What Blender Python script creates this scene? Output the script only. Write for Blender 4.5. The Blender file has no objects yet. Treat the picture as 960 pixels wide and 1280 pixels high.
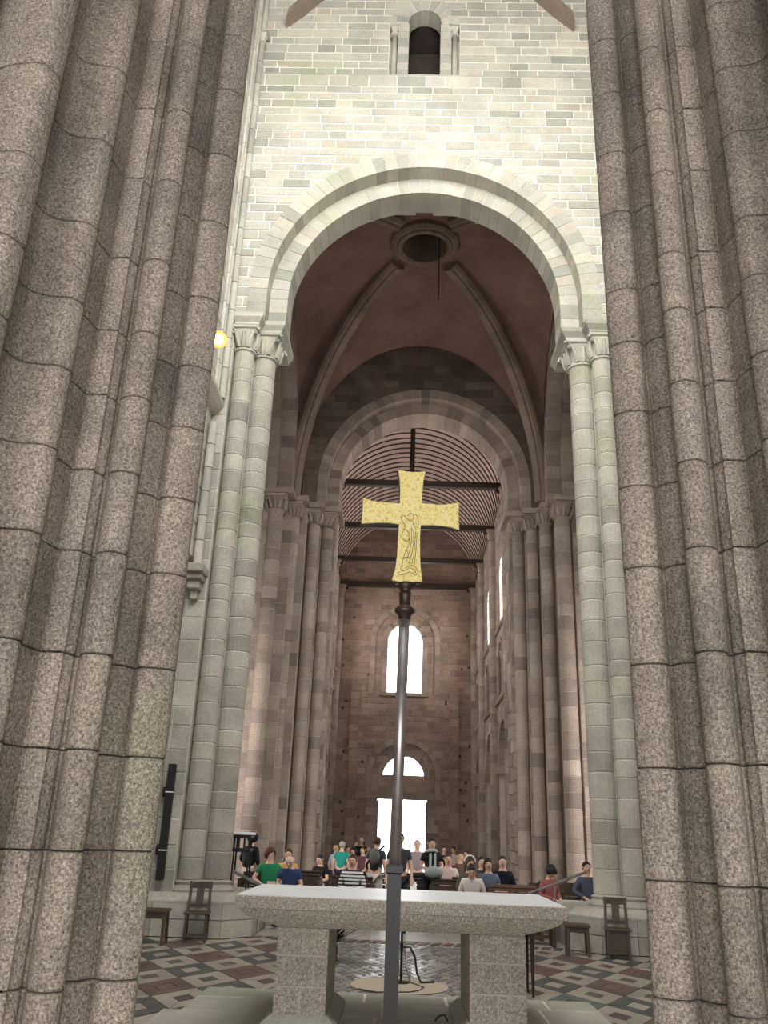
import bpy, math, random
from mathutils import Vector, Matrix

RN = random.Random(11)
PI = math.pi
SC = bpy.context.scene
COL = SC.collection

# ---------------------------------------------------------------- camera
F = 1065.0
CAM = Vector((-0.2, 0.0, 1.7))
_u = Vector((105, -2840, F)).normalized()
_n = Vector((17, 400, F)); _n = (_n - _u * _n.dot(_u)).normalized()
_r = _n.cross(_u)
if _r.x < 0: _r = -_r
cx_ = Vector((_r.x, _n.x, _u.x)); cy_ = Vector((_r.y, _n.y, _u.y)); cz_ = Vector((_r.z, _n.z, _u.z))
cam = bpy.data.cameras.new('camera')
cam.sensor_fit = 'VERTICAL'; cam.sensor_height = 36.0; cam.lens = 36.0 * F / 1280.0
cam.clip_start = 0.05; cam.clip_end = 500
co = bpy.data.objects.new('camera', cam); COL.objects.link(co)
m = Matrix.Identity(4)
for i in range(3):
    m[i][0] = cx_[i]; m[i][1] = -cy_[i]; m[i][2] = -cz_[i]; m[i][3] = CAM[i]
co.matrix_world = m
SC.camera = co

def ray(px, py):
    d = Vector((px - 480, py - 640, F))
    w = Vector((d.dot(_r), d.dot(_n), d.dot(_u)))
    return w / w.y
def at(px, py, Y):
    d = ray(px, py) * Y
    return Vector((d.x + CAM.x, Y, d.z + CAM.z))
def onfloor(px, py, z=0.0):
    d = ray(px, py); Y = (z - CAM.z) / d.z
    return Vector((d.x * Y + CAM.x, Y, z))

# ---------------------------------------------------------------- world + light
SC.view_settings.view_transform = 'Standard'
SC.view_settings.look = 'None'
SC.view_settings.gamma = 1.0
SC.view_settings.use_curve_mapping = False
SC.view_settings.exposure = 0.0
w = bpy.data.worlds.new('sky'); SC.world = w
w.use_nodes = True
bg = w.node_tree.nodes['Background']
bg.inputs['Color'].default_value = (0.95, 0.97, 1.0, 1); bg.inputs['Strength'].default_value = 7.0

def area(name, loc, target, sx, sy, power, col=(1, 1, 1)):
    L = bpy.data.lights.new(name, 'AREA'); L.shape = 'RECTANGLE'; L.size = sx; L.size_y = sy
    L.energy = power; L.color = col
    o = bpy.data.objects.new(name, L); COL.objects.link(o); o.location = loc
    d = Vector(target) - Vector(loc)
    o.rotation_euler = d.to_track_quat('-Z', 'Y').to_euler()
    return o
# daylight of the tall choir windows (apse clerestory above the arcade, and the two sides)
area('apse_window_daylight', (0, 4.4, 15.5), (0, 15.5, 13.5), 6.0, 8.0, 1900, (1.0, 0.985, 0.95))
area('choir_window_daylight', (-4.0, 8.5, 16), (1.5, 11.5, 6), 5.0, 7.0, 480, (1.0, 0.99, 0.97))
area('choir_window_daylight', (4.0, 8.5, 16), (-1.5, 11.5, 6), 5.0, 7.0, 480, (1.0, 0.99, 0.97))
# lamps added to fill the piers, for unseen ambulatory windows behind the viewer
area('ambulatory_window_fill', (-1.8, -4.6, 3.2), (-0.4, 4, 1.4), 3.0, 4.5, 400, (1.0, 0.98, 0.95))
area('ambulatory_window_fill', (2.2, -4.6, 3.2), (0.2, 4, 1.4), 3.0, 4.5, 400, (1.0, 0.98, 0.95))
# transept windows
area('transept_window_daylight', (-9.4, 22.0, 4.0), (3, 25.5, -1.0), 4.0, 4.0, 800, (1.0, 0.94, 0.9))
area('transept_window_daylight', (9.4, 22.0, 4.0), (-3, 25.5, -1.0), 4.0, 4.0, 800, (1.0, 0.94, 0.9))

# ---------------------------------------------------------------- materials
def nt(name):
    mt = bpy.data.materials.new(name); mt.use_nodes = True
    t = mt.node_tree; b = t.nodes['Principled BSDF']
    return mt, t, b
def N(t, typ, **kw):
    n = t.nodes.new(typ)
    for k, v in kw.items(): setattr(n, k, v)
    return n
def ramp(t, stops):
    r = t.nodes.new('ShaderNodeValToRGB'); e = r.color_ramp.elements
    while len(e) < len(stops): e.new(0.5)
    for i, (p, c) in enumerate(stops):
        e[i].position = p; e[i].color = (c[0], c[1], c[2], 1)
    return r
def mixc(t, fac, a, b, mode='MIX'):
    m_ = t.nodes.new('ShaderNodeMix'); m_.data_type = 'RGBA'; m_.blend_type = mode
    for inp, val in ((m_.inputs[0], fac), (m_.inputs[6], a), (m_.inputs[7], b)):
        if hasattr(val, 'links'): t.links.new(val, inp)
        elif isinstance(val, (int, float)): inp.default_value = val
        else: inp.default_value = (val[0], val[1], val[2], 1)
    return m_.outputs[2]
def noise(t, scale, detail=4, rough=0.6, vec=None):
    n = t.nodes.new('ShaderNodeTexNoise'); n.inputs['Scale'].default_value = scale
    n.inputs['Detail'].default_value = detail; n.inputs['Roughness'].default_value = rough
    if vec: t.links.new(vec, n.inputs['Vector'])
    return n.outputs['Fac']

def stone_mat(name, tints, speckle=0.25, sscale=70, patch=0.25, pscale=1.6, bump=0.25, bscale=45, rough=0.85, stain=None, stain_lo=0.58, stain_hi=0.72, sp_scale2=None):
    """per-stone tint (object random + per-stone attribute), patches, grain and an optional growth stain"""
    mt, t, b = nt(name)
    g = N(t, 'ShaderNodeNewGeometry'); P = g.outputs['Position']
    oi = N(t, 'ShaderNodeObjectInfo')
    at_ = N(t, 'ShaderNodeAttribute'); at_.attribute_name = 'tint'
    add = N(t, 'ShaderNodeMath', operation='ADD'); t.links.new(oi.outputs['Random'], add.inputs[0]); t.links.new(at_.outputs['Fac'], add.inputs[1])
    fr = N(t, 'ShaderNodeMath', operation='FRACT'); t.links.new(add.outputs[0], fr.inputs[0])
    rp = ramp(t, [(i / max(1, len(tints) - 1), c) for i, c in enumerate(tints)])
    t.links.new(fr.outputs[0], rp.inputs[0])
    c = rp.outputs[0]
    pn = noise(t, pscale, 5, 0.62, P)
    pr = ramp(t, [(0.3, (1 - patch,) * 3), (0.72, (1 + patch * 0.6,) * 3)]); t.links.new(pn, pr.inputs[0])
    c = mixc(t, 1.0, c, pr.outputs[0], 'MULTIPLY')
    sn = noise(t, sscale, 3, 0.75, P)
    sr = ramp(t, [(0.32, (1 - speckle,) * 3), (0.5, (1, 1, 1)), (0.68, (1 + speckle,) * 3)]); t.links.new(sn, sr.inputs[0])
    c = mixc(t, 1.0, c, sr.outputs[0], 'MULTIPLY')
    if sp_scale2:
        s2 = noise(t, sp_scale2, 2, 0.5, P)
        r2 = ramp(t, [(0.36, (0.72, 0.7, 0.68)), (0.5, (1, 1, 1)), (0.66, (1.25, 1.22, 1.2))]); t.links.new(s2, r2.inputs[0])
        c = mixc(t, 1.0, c, r2.outputs[0], 'MULTIPLY')
    if stain:
        st = noise(t, 0.55, 6, 0.65, P)
        sr2 = ramp(t, [(stain_lo, (0, 0, 0)), (stain_hi, (1, 1, 1))]); t.links.new(st, sr2.inputs[0])
        mul = N(t, 'ShaderNodeMath', operation='MULTIPLY'); mul.inputs[1].default_value = 0.75
        t.links.new(sr2.outputs[0], mul.inputs[0])
        c = mixc(t, mul.outputs[0], c, mixc(t, 1.0, c, stain, 'MULTIPLY'))
    t.links.new(c, b.inputs['Base Color'])
    b.inputs['Roughness'].default_value = rough
    b.inputs['Specular IOR Level'].default_value = 0.3
    bn = noise(t, bscale, 5, 0.7, P)
    bp = N(t, 'ShaderNodeBump'); bp.inputs['Strength'].default_value = bump; bp.inputs['Distance'].default_value = 0.02
    t.links.new(bn, bp.inputs['Height']); t.links.new(bp.outputs[0], b.inputs['Normal'])
    return mt

def plain(name, col, rough=0.6, metal=0.0, var=0.12, scale=8, spec=0.4, bump=0.0):
    mt, t, b = nt(name)
    g = N(t, 'ShaderNodeNewGeometry')
    n_ = noise(t, scale, 4, 0.6, g.outputs['Position'])
    r_ = ramp(t, [(0.3, tuple(x * (1 - var) for x in col)), (0.7, tuple(min(1, x * (1 + var)) for x in col))])
    t.links.new(n_, r_.inputs[0]); t.links.new(r_.outputs[0], b.inputs['Base Color'])
    b.inputs['Roughness'].default_value = rough; b.inputs['Metallic'].default_value = metal
    b.inputs['Specular IOR Level'].default_value = spec
    if bump:
        bp = N(t, 'ShaderNodeBump'); bp.inputs['Strength'].default_value = bump; bp.inputs['Distance'].default_value = 0.01
        t.links.new(n_, bp.inputs['Height']); t.links.new(bp.outputs[0], b.inputs['Normal'])
    return mt

def wood(name, c0, c1, scale=(3, 3, 40), rough=0.5):
    mt, t, b = nt(name)
    g = N(t, 'ShaderNodeNewGeometry')
    mp = N(t, 'ShaderNodeMapping'); mp.inputs['Scale'].default_value = scale
    t.links.new(g.outputs['Position'], mp.inputs['Vector'])
    n_ = noise(t, 3.0, 5, 0.6, mp.outputs[0])
    r_ = ramp(t, [(0.3, c0), (0.7, c1)]); t.links.new(n_, r_.inputs[0])
    t.links.new(r_.outputs[0], b.inputs['Base Color']); b.inputs['Roughness'].default_value = rough
    return mt

def emit(name, col, s):
    mt, t, b = nt(name)
    b.inputs['Base Color'].default_value = (*col, 1)
    b.inputs['Emission Color'].default_value = (*col, 1); b.inputs['Emission Strength'].default_value = s
    return mt

M = {}
M['granite'] = stone_mat('pier_granite', [(0.27, 0.232, 0.197), (0.33, 0.283, 0.24), (0.30, 0.262, 0.228), (0.345, 0.297, 0.25), (0.265, 0.23, 0.2)],
                         speckle=0.66, sscale=100, patch=0.36, pscale=2.2, bump=0.55, bscale=60, rough=0.8, stain=(0.78, 0.86, 0.72), sp_scale2=190)
M['granite_mortar'] = plain('pier_mortar', (0.3, 0.28, 0.25), 0.95, var=0.25, scale=20)
M['pale'] = stone_mat('pale_wall_stone', [(0.46, 0.44, 0.385), (0.52, 0.495, 0.43), (0.40, 0.39, 0.34), (0.54, 0.505, 0.43), (0.47, 0.455, 0.40), (0.33, 0.33, 0.285), (0.50, 0.45, 0.38)],
                      speckle=0.14, sscale=28, patch=0.22, pscale=1.1, bump=0.3, bscale=18, stain=(0.62, 0.72, 0.5))
M['pale_mortar'] = plain('pale_mortar', (0.74, 0.715, 0.63), 0.95, var=0.12, scale=5)
M['shaft'] = stone_mat('green_grey_shaft_stone', [(0.40, 0.375, 0.33), (0.47, 0.44, 0.385), (0.34, 0.32, 0.28), (0.44, 0.415, 0.36), (0.27, 0.25, 0.22), (0.45, 0.425, 0.37)],
                       speckle=0.16, sscale=30, patch=0.28, pscale=1.3, bump=0.3, bscale=18, stain=(0.82, 0.92, 0.66), stain_lo=0.54, stain_hi=0.72)
M['shaft_mortar'] = plain('shaft_mortar', (0.60, 0.585, 0.5), 0.95, var=0.12, scale=6)
M['brown'] = stone_mat('brown_nave_stone', [(0.30, 0.24, 0.2), (0.36, 0.295, 0.25), (0.25, 0.2, 0.17), (0.33, 0.265, 0.225), (0.39, 0.325, 0.28), (0.19, 0.155, 0.135), (0.34, 0.28, 0.235)],
                       speckle=0.16, sscale=16, patch=0.28, pscale=0.9, bump=0.3, bscale=9)
M['brown_mortar'] = plain('brown_mortar', (0.44, 0.375, 0.32), 0.95, var=0.15, scale=5)
M['westwall'] = stone_mat('rust_brown_wall_stone', [(0.26, 0.19, 0.155), (0.33, 0.245, 0.2), (0.22, 0.16, 0.135), (0.30, 0.215, 0.175), (0.38, 0.29, 0.24), (0.28, 0.2, 0.165)],
                          speckle=0.18, sscale=9, patch=0.3, pscale=0.6, bump=0.3, bscale=6)
M['west_mortar'] = plain('west_mortar', (0.36, 0.28, 0.23), 0.95, var=0.15, scale=4)
M['dark_arch_wall'] = stone_mat('dark_arch_wall_stone', [(0.14, 0.105, 0.085), (0.18, 0.135, 0.105), (0.11, 0.08, 0.065), (0.20, 0.155, 0.125)], speckle=0.16, sscale=14, patch=0.4, pscale=0.8, bump=0.3, bscale=9)  # darker version of the brown stone, for the wall above the far arch
M['dark_arch_wall_mortar'] = plain('dark_arch_wall_mortar', (0.17, 0.13, 0.105), 0.95, var=0.2, scale=4)
M['plaster'] = stone_mat('vault_plaster', [(0.29, 0.185, 0.155), (0.31, 0.20, 0.165)], speckle=0.08, sscale=6, patch=0.3, pscale=0.7, bump=0.15, bscale=4, stain=(0.45, 0.42, 0.4), stain_lo=0.6, stain_hi=0.75)
M['rib'] = stone_mat('vault_rib_stone', [(0.27, 0.21, 0.17), (0.32, 0.25, 0.2), (0.24, 0.19, 0.155)], speckle=0.15, sscale=15, patch=0.25, pscale=1.0, bump=0.3, bscale=9)
M['altar'] = stone_mat('altar_granite', [(0.50, 0.455, 0.40), (0.54, 0.495, 0.44)], speckle=0.5, sscale=55, patch=0.1, pscale=2, bump=0.25, bscale=60, rough=0.7, sp_scale2=130)
M['altar_top_glare'] = plain('altar_top_painted_glare', (0.88, 0.91, 0.93), 0.35, var=0.05, scale=3, spec=0.6)  # near-white colour carries the bright reflection seen on the polished granite
M['altar_mortar'] = plain('altar_mortar', (0.66, 0.62, 0.57), 0.95, var=0.08, scale=12)
M['slab'] = stone_mat('green_grey_slab', [(0.38, 0.37, 0.315), (0.43, 0.415, 0.355), (0.35, 0.345, 0.295), (0.41, 0.395, 0.335)], speckle=0.12, sscale=25, patch=0.2, pscale=1.5, bump=0.15, bscale=20, rough=0.6)
M['slab_joint'] = plain('slab_joint', (0.66, 0.63, 0.55), 0.9, var=0.1)
M['floor'] = plain('floor_bed', (0.34, 0.30, 0.255), 0.7, var=0.18, scale=3)
M['paver'] = stone_mat('grey_paver', [(0.40, 0.37, 0.335), (0.44, 0.405, 0.37), (0.36, 0.335, 0.305)], speckle=0.1, sscale=20, patch=0.15, pscale=1, bump=0.1, bscale=15, rough=0.35)
M['tile_dark'] = stone_mat('tile_dark', [(0.075, 0.075, 0.07), (0.10, 0.10, 0.09), (0.085, 0.09, 0.085)], speckle=0.2, sscale=25, patch=0.3, pscale=3, bump=0.15, bscale=20, rough=0.45)
M['tile_red'] = stone_mat('tile_red', [(0.12, 0.078, 0.068), (0.155, 0.10, 0.088), (0.105, 0.075, 0.068)], speckle=0.2, sscale=25, patch=0.3, pscale=3, bump=0.15, bscale=20, rough=0.45)
M['tile_green'] = stone_mat('tile_green', [(0.10, 0.14, 0.125), (0.13, 0.17, 0.15)], speckle=0.2, sscale=25, patch=0.3, pscale=3, bump=0.15, bscale=20, rough=0.45)
M['tile_pale'] = stone_mat('tile_pale', [(0.32, 0.285, 0.24), (0.37, 0.33, 0.28), (0.28, 0.25, 0.21)], speckle=0.12, sscale=25, patch=0.2, pscale=3, bump=0.12, bscale=20, rough=0.45)
M['mosaic'] = stone_mat('mosaic_stone', [(0.30, 0.285, 0.27), (0.36, 0.345, 0.325), (0.25, 0.24, 0.225), (0.40, 0.38, 0.36)], speckle=0.1, sscale=20, patch=0.2, pscale=3, bump=0.1, bscale=20, rough=0.2)
M['wood_dark'] = wood('dark_oak', (0.035, 0.022, 0.014), (0.075, 0.046, 0.03))
M['wood_pew'] = wood('pew_wood', (0.09, 0.045, 0.025), (0.16, 0.085, 0.05), (3, 3, 20), 0.4)
M['beam'] = wood('tie_beam_wood', (0.022, 0.014, 0.010), (0.045, 0.03, 0.02))
M['plank'] = wood('vault_plank', (0.46, 0.35, 0.30), (0.66, 0.53, 0.46), (9, 1, 9), 0.7)
M['black'] = plain('black_metal', (0.012, 0.012, 0.013), 0.45, var=0.2, scale=10)
M['blackp'] = plain('black_plastic', (0.008, 0.008, 0.009), 0.6, var=0.2, scale=10)
M['steel'] = plain('pole_steel', (0.36, 0.325, 0.33), 0.4, metal=0.8, var=0.25, scale=6)
M['bronze'] = plain('dark_bronze', (0.06, 0.04, 0.032), 0.45, metal=0.6, var=0.3, scale=20)
M['white'] = plain('white_paint', (0.8, 0.8, 0.8), 0.5, var=0.05)
M['beige'] = plain('beige_disc', (0.47, 0.40, 0.315), 0.85, var=0.06, scale=30)
M['glass'] = emit('daylit_glass', (0.95, 0.97, 1.0), 7.0)
M['nave_glass'] = emit('daylit_clerestory_glass', (1.0, 0.96, 0.92), 24.0)
M['halo_ring'] = emit('lamp_halo_glow', (1.0, 0.33, 0.06), 1.6)  # orange emission imitating the halo around the bulb
M['lamp'] = emit('warm_lamp', (1.0, 0.60, 0.26), 14.0)
M['dark_in'] = plain('recess_shade_and_boards', (0.05, 0.036, 0.03), 0.9, var=0.3, scale=3)  # painted shade of embrasure and putlog holes; also colours hatch and boarding
M['shutter'] = wood('brown_shutter', (0.09, 0.055, 0.04), (0.13, 0.085, 0.06), (12, 1, 1), 0.7)
M['plant'] = plain('dark_plant', (0.045, 0.028, 0.02), 0.9, var=0.4, scale=30)
# gold leaf with chased relief
mt, t, b = nt('chased_gold'); M['gold'] = mt
g_ = N(t, 'ShaderNodeNewGeometry')
v_ = noise(t, 55, 5, 0.75, g_.outputs['Position'])
r_ = ramp(t, [(0.32, (0.62, 0.42, 0.08)), (0.48, (1.0, 0.84, 0.32)), (0.7, (1.0, 0.95, 0.62))]); t.links.new(v_, r_.inputs[0])
t.links.new(r_.outputs[0], b.inputs['Base Color']); b.inputs['Metallic'].default_value = 0.3; b.inputs['Roughness'].default_value = 0.4
bp = N(t, 'ShaderNodeBump'); bp.inputs['Strength'].default_value = 0.9; bp.inputs['Distance'].default_value = 0.012
t.links.new(v_, bp.inputs['Height']); t.links.new(bp.outputs[0], b.inputs['Normal'])

_cl = {}
def cloth(col, rough=0.85):
    k = tuple(round(x, 3) for x in col)
    if k not in _cl: _cl[k] = plain('cloth_%d' % len(_cl), col, rough, var=0.15, scale=25, spec=0.2)
    return _cl[k]
mt, t, b = nt('striped_cloth'); M['stripe'] = mt
g_ = N(t, 'ShaderNodeNewGeometry'); sp = N(t, 'ShaderNodeSeparateXYZ'); t.links.new(g_.outputs['Position'], sp.inputs[0])
mm = N(t, 'ShaderNodeMath', operation='MULTIPLY'); mm.inputs[1].default_value = 16.0; t.links.new(sp.outputs[2], mm.inputs[0])
ff = N(t, 'ShaderNodeMath', operation='FRACT'); t.links.new(mm.outputs[0], ff.inputs[0])
gg = N(t, 'ShaderNodeMath', operation='GREATER_THAN'); gg.inputs[1].default_value = 0.5; t.links.new(ff.outputs[0], gg.inputs[0])
t.links.new(mixc(t, gg.outputs[0], (0.75, 0.75, 0.75), (0.02, 0.02, 0.025)), b.inputs['Base Color']); b.inputs['Roughness'].default_value = 0.85

# ---------------------------------------------------------------- mesh helpers
def tag(o, label=None, cat=None, group=None, kind=None):
    if label: o['label'] = label
    if cat: o['category'] = cat
    if cat in ('colonnette', 'column', 'arch', 'rib', 'oculus', 'window surround', 'door surround', 'beam', 'pier', 'hatch'): o['kind'] = 'structure'
    if group: o['group'] = group
    if kind: o['kind'] = kind
    return o
def empty(name, loc=(0, 0, 0), label=None, cat=None, group=None, kind=None):
    o = bpy.data.objects.new(name, None); COL.objects.link(o); o.location = loc
    o.empty_display_size = 0.1
    return tag(o, label, cat, group, kind)
def wloc(o):
    v = Vector((0, 0, 0))
    while o is not None: v += o.location; o = o.parent
    return v
def link(me, name, parent=None):
    o = bpy.data.objects.new(name, me); COL.objects.link(o)
    if parent is not None: o.parent = parent
    return o

class MB:
    def __init__(s): s.v = []; s.f = []; s.tint = None
    def add(s, vs, fs, tint=None):
        k = len(s.v); s.v += [tuple(p) for p in vs]; s.f += [tuple(i + k for i in f) for f in fs]
        if tint is not None:
            if s.tint is None: s.tint = []
            s.tint += [tint] * len(fs)
        return s
    def hexa(s, p):  # 8 points: 4 of one face, 4 of the opposite one
        return s.add(p, [(0, 3, 2, 1), (4, 5, 6, 7), (0, 1, 5, 4), (1, 2, 6, 5), (2, 3, 7, 6), (3, 0, 4, 7)])
    def box(s, x0, x1, y0, y1, z0, z1):
        return s.hexa([(x0, y0, z0), (x1, y0, z0), (x1, y1, z0), (x0, y1, z0), (x0, y0, z1), (x1, y0, z1), (x1, y1, z1), (x0, y1, z1)])
    def bbox(s, x0, x1, y0, y1, z0, z1, c=0.01):  # chamfered box
        def ring(z, i): return [(x0 + i, y0 + i, z), (x1 - i, y0 + i, z), (x1 - i, y1 - i, z), (x0 + i, y1 - i, z)]
        v = ring(z0, c) + ring(z0 + c, 0) + ring(z1 - c, 0) + ring(z1, c)
        f = [(0, 3, 2, 1), (12, 13, 14, 15)]
        for k in range(3):
            for j in range(4): f.append((4 * k + j, 4 * k + (j + 1) % 4, 4 * k + 4 + (j + 1) % 4, 4 * k + 4 + j))
        return s.add(v, f)
    def prism(s, poly, z0, z1):
        n = len(poly); v = [(x, y, z0) for x, y in poly] + [(x, y, z1) for x, y in poly]
        f = [tuple(range(n - 1, -1, -1)), tuple(range(n, 2 * n))] + [(i, (i + 1) % n, n + (i + 1) % n, n + i) for i in range(n)]
        return s.add(v, f)
    def rings(s, rs, cap=True, closed=True):
        n = len(rs[0]); v = [p for r in rs for p in r]; f = []
        for k in range(len(rs) - 1):
            for j in range(n if closed else n - 1):
                f.append((k * n + j, k * n + (j + 1) % n, (k + 1) * n + (j + 1) % n, (k + 1) * n + j))
        if cap: f += [tuple(range(n - 1, -1, -1)), tuple(range((len(rs) - 1) * n, len(rs) * n))]
        return s.add(v, f)
    def lathe(s, prof, c, seg=20):
        return s.rings([[(c[0] + r * math.cos(2 * PI * j / seg), c[1] + r * math.sin(2 * PI * j / seg), c[2] + z) for j in range(seg)] for r, z in prof])
    def tube(s, pts, rad, seg=8):
        pts = [Vector(p) for p in pts]; rs = []
        for i, p in enumerate(pts):
            d = (pts[min(i + 1, len(pts) - 1)] - pts[max(i - 1, 0)]).normalized()
            a = d.cross(Vector((0, 0, 1)))
            if a.length < 1e-3: a = d.cross(Vector((0, 1, 0)))
            a.normalize(); b2 = d.cross(a)
            r = rad[i] if isinstance(rad, (list, tuple)) else rad
            rs.append([tuple(p + a * (r * math.cos(2 * PI * j / seg)) + b2 * (r * math.sin(2 * PI * j / seg))) for j in range(seg)])
        return s.rings(rs)
    def bar(s, a, b, wd, ht, up=(0, 0, 1)):
        a = Vector(a); b = Vector(b); d = (b - a).normalized(); up = Vector(up)
        x = d.cross(up)
        if x.length < 1e-4: x = d.cross(Vector((0, 1, 0)))
        x.normalize(); y = x.cross(d)
        P = lambda p, i, j: tuple(p + x * (i * wd / 2) + y * (j * ht / 2))
        return s.hexa([P(a, -1, -1), P(a, 1, -1), P(a, 1, 1), P(a, -1, 1), P(b, -1, -1), P(b, 1, -1), P(b, 1, 1), P(b, -1, 1)])
    def ball(s, c, rx, ry, rz, seg=10, rg=7, keep=None):
        rs = []
        for i in range(rg + 1):
            th = -PI / 2 + PI * i / rg; th = max(-PI / 2 + 0.08, min(PI / 2 - 0.08, th))
            rs.append([(c[0] + rx * math.cos(th) * math.cos(2 * PI * j / seg), c[1] + ry * math.cos(th) * math.sin(2 * PI * j / seg), c[2] + rz * math.sin(th)) for j in range(seg)])
        return s.rings(rs)
    def mesh(s, name, mat, smooth=False, off=Vector((0, 0, 0))):
        me = bpy.data.meshes.new(name)
        me.from_pydata([(p[0] - off.x, p[1] - off.y, p[2] - off.z) for p in s.v], [], s.f)
        if mat is not None: me.materials.append(mat)
        if s.tint:
            a = me.attributes.new('tint', 'FLOAT', 'FACE'); a.data.foreach_set('value', s.tint)
        if smooth: me.polygons.foreach_set('use_smooth', [True] * len(me.polygons))
        me.update()
        return me
    def build(s, name, mat, parent=None, smooth=False):
        off = wloc(parent) if parent is not None else Vector((0, 0, 0))
        return link(s.mesh(name, mat, smooth, off), name, parent)

def pillow(o, U, V, Nn, u0, u1, v0, v1, d, ch=0.012, back=-0.07):
    """one laid stone: front face at depth d with worn edges"""
    P = lambda u, v, q: o + U * u + V * v + Nn * q
    vs = [P(u0, v0, back), P(u1, v0, back), P(u1, v1, back), P(u0, v1, back),
          P(u0, v0, d - ch), P(u1, v0, d - ch), P(u1, v1, d - ch), P(u0, v1, d - ch),
          P(u0 + ch, v0 + ch, d), P(u1 - ch, v0 + ch, d), P(u1 - ch, v1 - ch, d), P(u0 + ch, v1 - ch, d)]
    fs = []
    for k in (0, 4):
        for j in range(4): fs.append((k + j, k + (j + 1) % 4, k + 4 + (j + 1) % 4, k + 4 + j))
    fs.append((8, 9, 10, 11))
    return vs, fs

def make_rows(z0, z1, h0, h1, rng):
    z = z0; out = []
    while z < z1 - 1e-6:
        h = rng.uniform(h0, h1)
        if z1 - (z + h) < h0 * 0.6: h = z1 - z
        out.append((z, z + h)); z += h
    return out
def subtract(ivs, gaps):
    for a, b in gaps:
        o = []
        for s0, s1 in ivs:
            if b <= s0 or a >= s1: o.append((s0, s1)); continue
            if a > s0: o.append((s0, a))
            if b < s1: o.append((b, s1))
        ivs = o
    return [(a, b) for a, b in ivs if b - a > 0.02]

def stone_wall(name, O, U, Nn, u0, u1, rows, gaps, l0, l1, mat, mortar, thick=0.5, joint=0.014, limit=300, seed=1, kind='structure', label=None, parent=None, proud=0.012):
    rng = random.Random(seed)
    O = Vector(O); U = Vector(U); Nn = Vector(Nn); V = Vector((0, 0, 1))
    body = MB(); st = []
    for za, zb in rows:
        zm = (za + zb) / 2
        ivs = subtract([(u0, u1)], gaps(zm) if gaps else [])
        for a, b in ivs:
            P = lambda u, z, q: tuple(O + U * u + V * z + Nn * q)
            body.hexa([P(a, za, -0.0), P(b, za, -0.0), P(b, za, -thick), P(a, za, -thick), P(a, zb, -0.0), P(b, zb, -0.0), P(b, zb, -thick), P(a, zb, -thick)])
            u = a + (0 if a > u0 else -rng.uniform(0, l0 * 0.5)); first = True
            while u < b - 1e-6:
                l = rng.uniform(l0, l1)
                if b - (u + l) < l0 * 0.55: l = b - u
                s0 = max(u, a); s1 = min(u + l, b)
                if s1 - s0 > 0.05: st.append((s0 + joint / 2, s1 - joint / 2, za + joint / 2, zb - joint / 2))
                u += l
    w_ = body.build(name, mortar, parent)
    if parent is None: tag(w_, label, None, None, kind)
    st.sort(key=lambda q: -(q[1] - q[0]) * (q[3] - q[2]))
    rest = MB()
    for i, (a, b, c, d) in enumerate(st):
        vs, fs = pillow(O, U, V, Nn, a, b, c, d, proud + rng.uniform(-0.004, 0.01), ch=0.010, back=-0.03)
        if i < limit:
            MB().add(vs, fs).build('stone', mat, w_)
        else: rest.add(vs, fs, rng.random())
    if rest.v:
        o = rest.build('small_stones', mat, w_); o['kind'] = 'stuff'
    return w_

def arch_gap(c, r, zs, z0=-99):
    def g(z):
        if z < z0: return []
        if z < zs: return [(c - r, c + r)]
        if z < zs + r: h = math.sqrt(r * r - (z - zs) ** 2); return [(c - h, c + h)]
        return []
    return g

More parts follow.
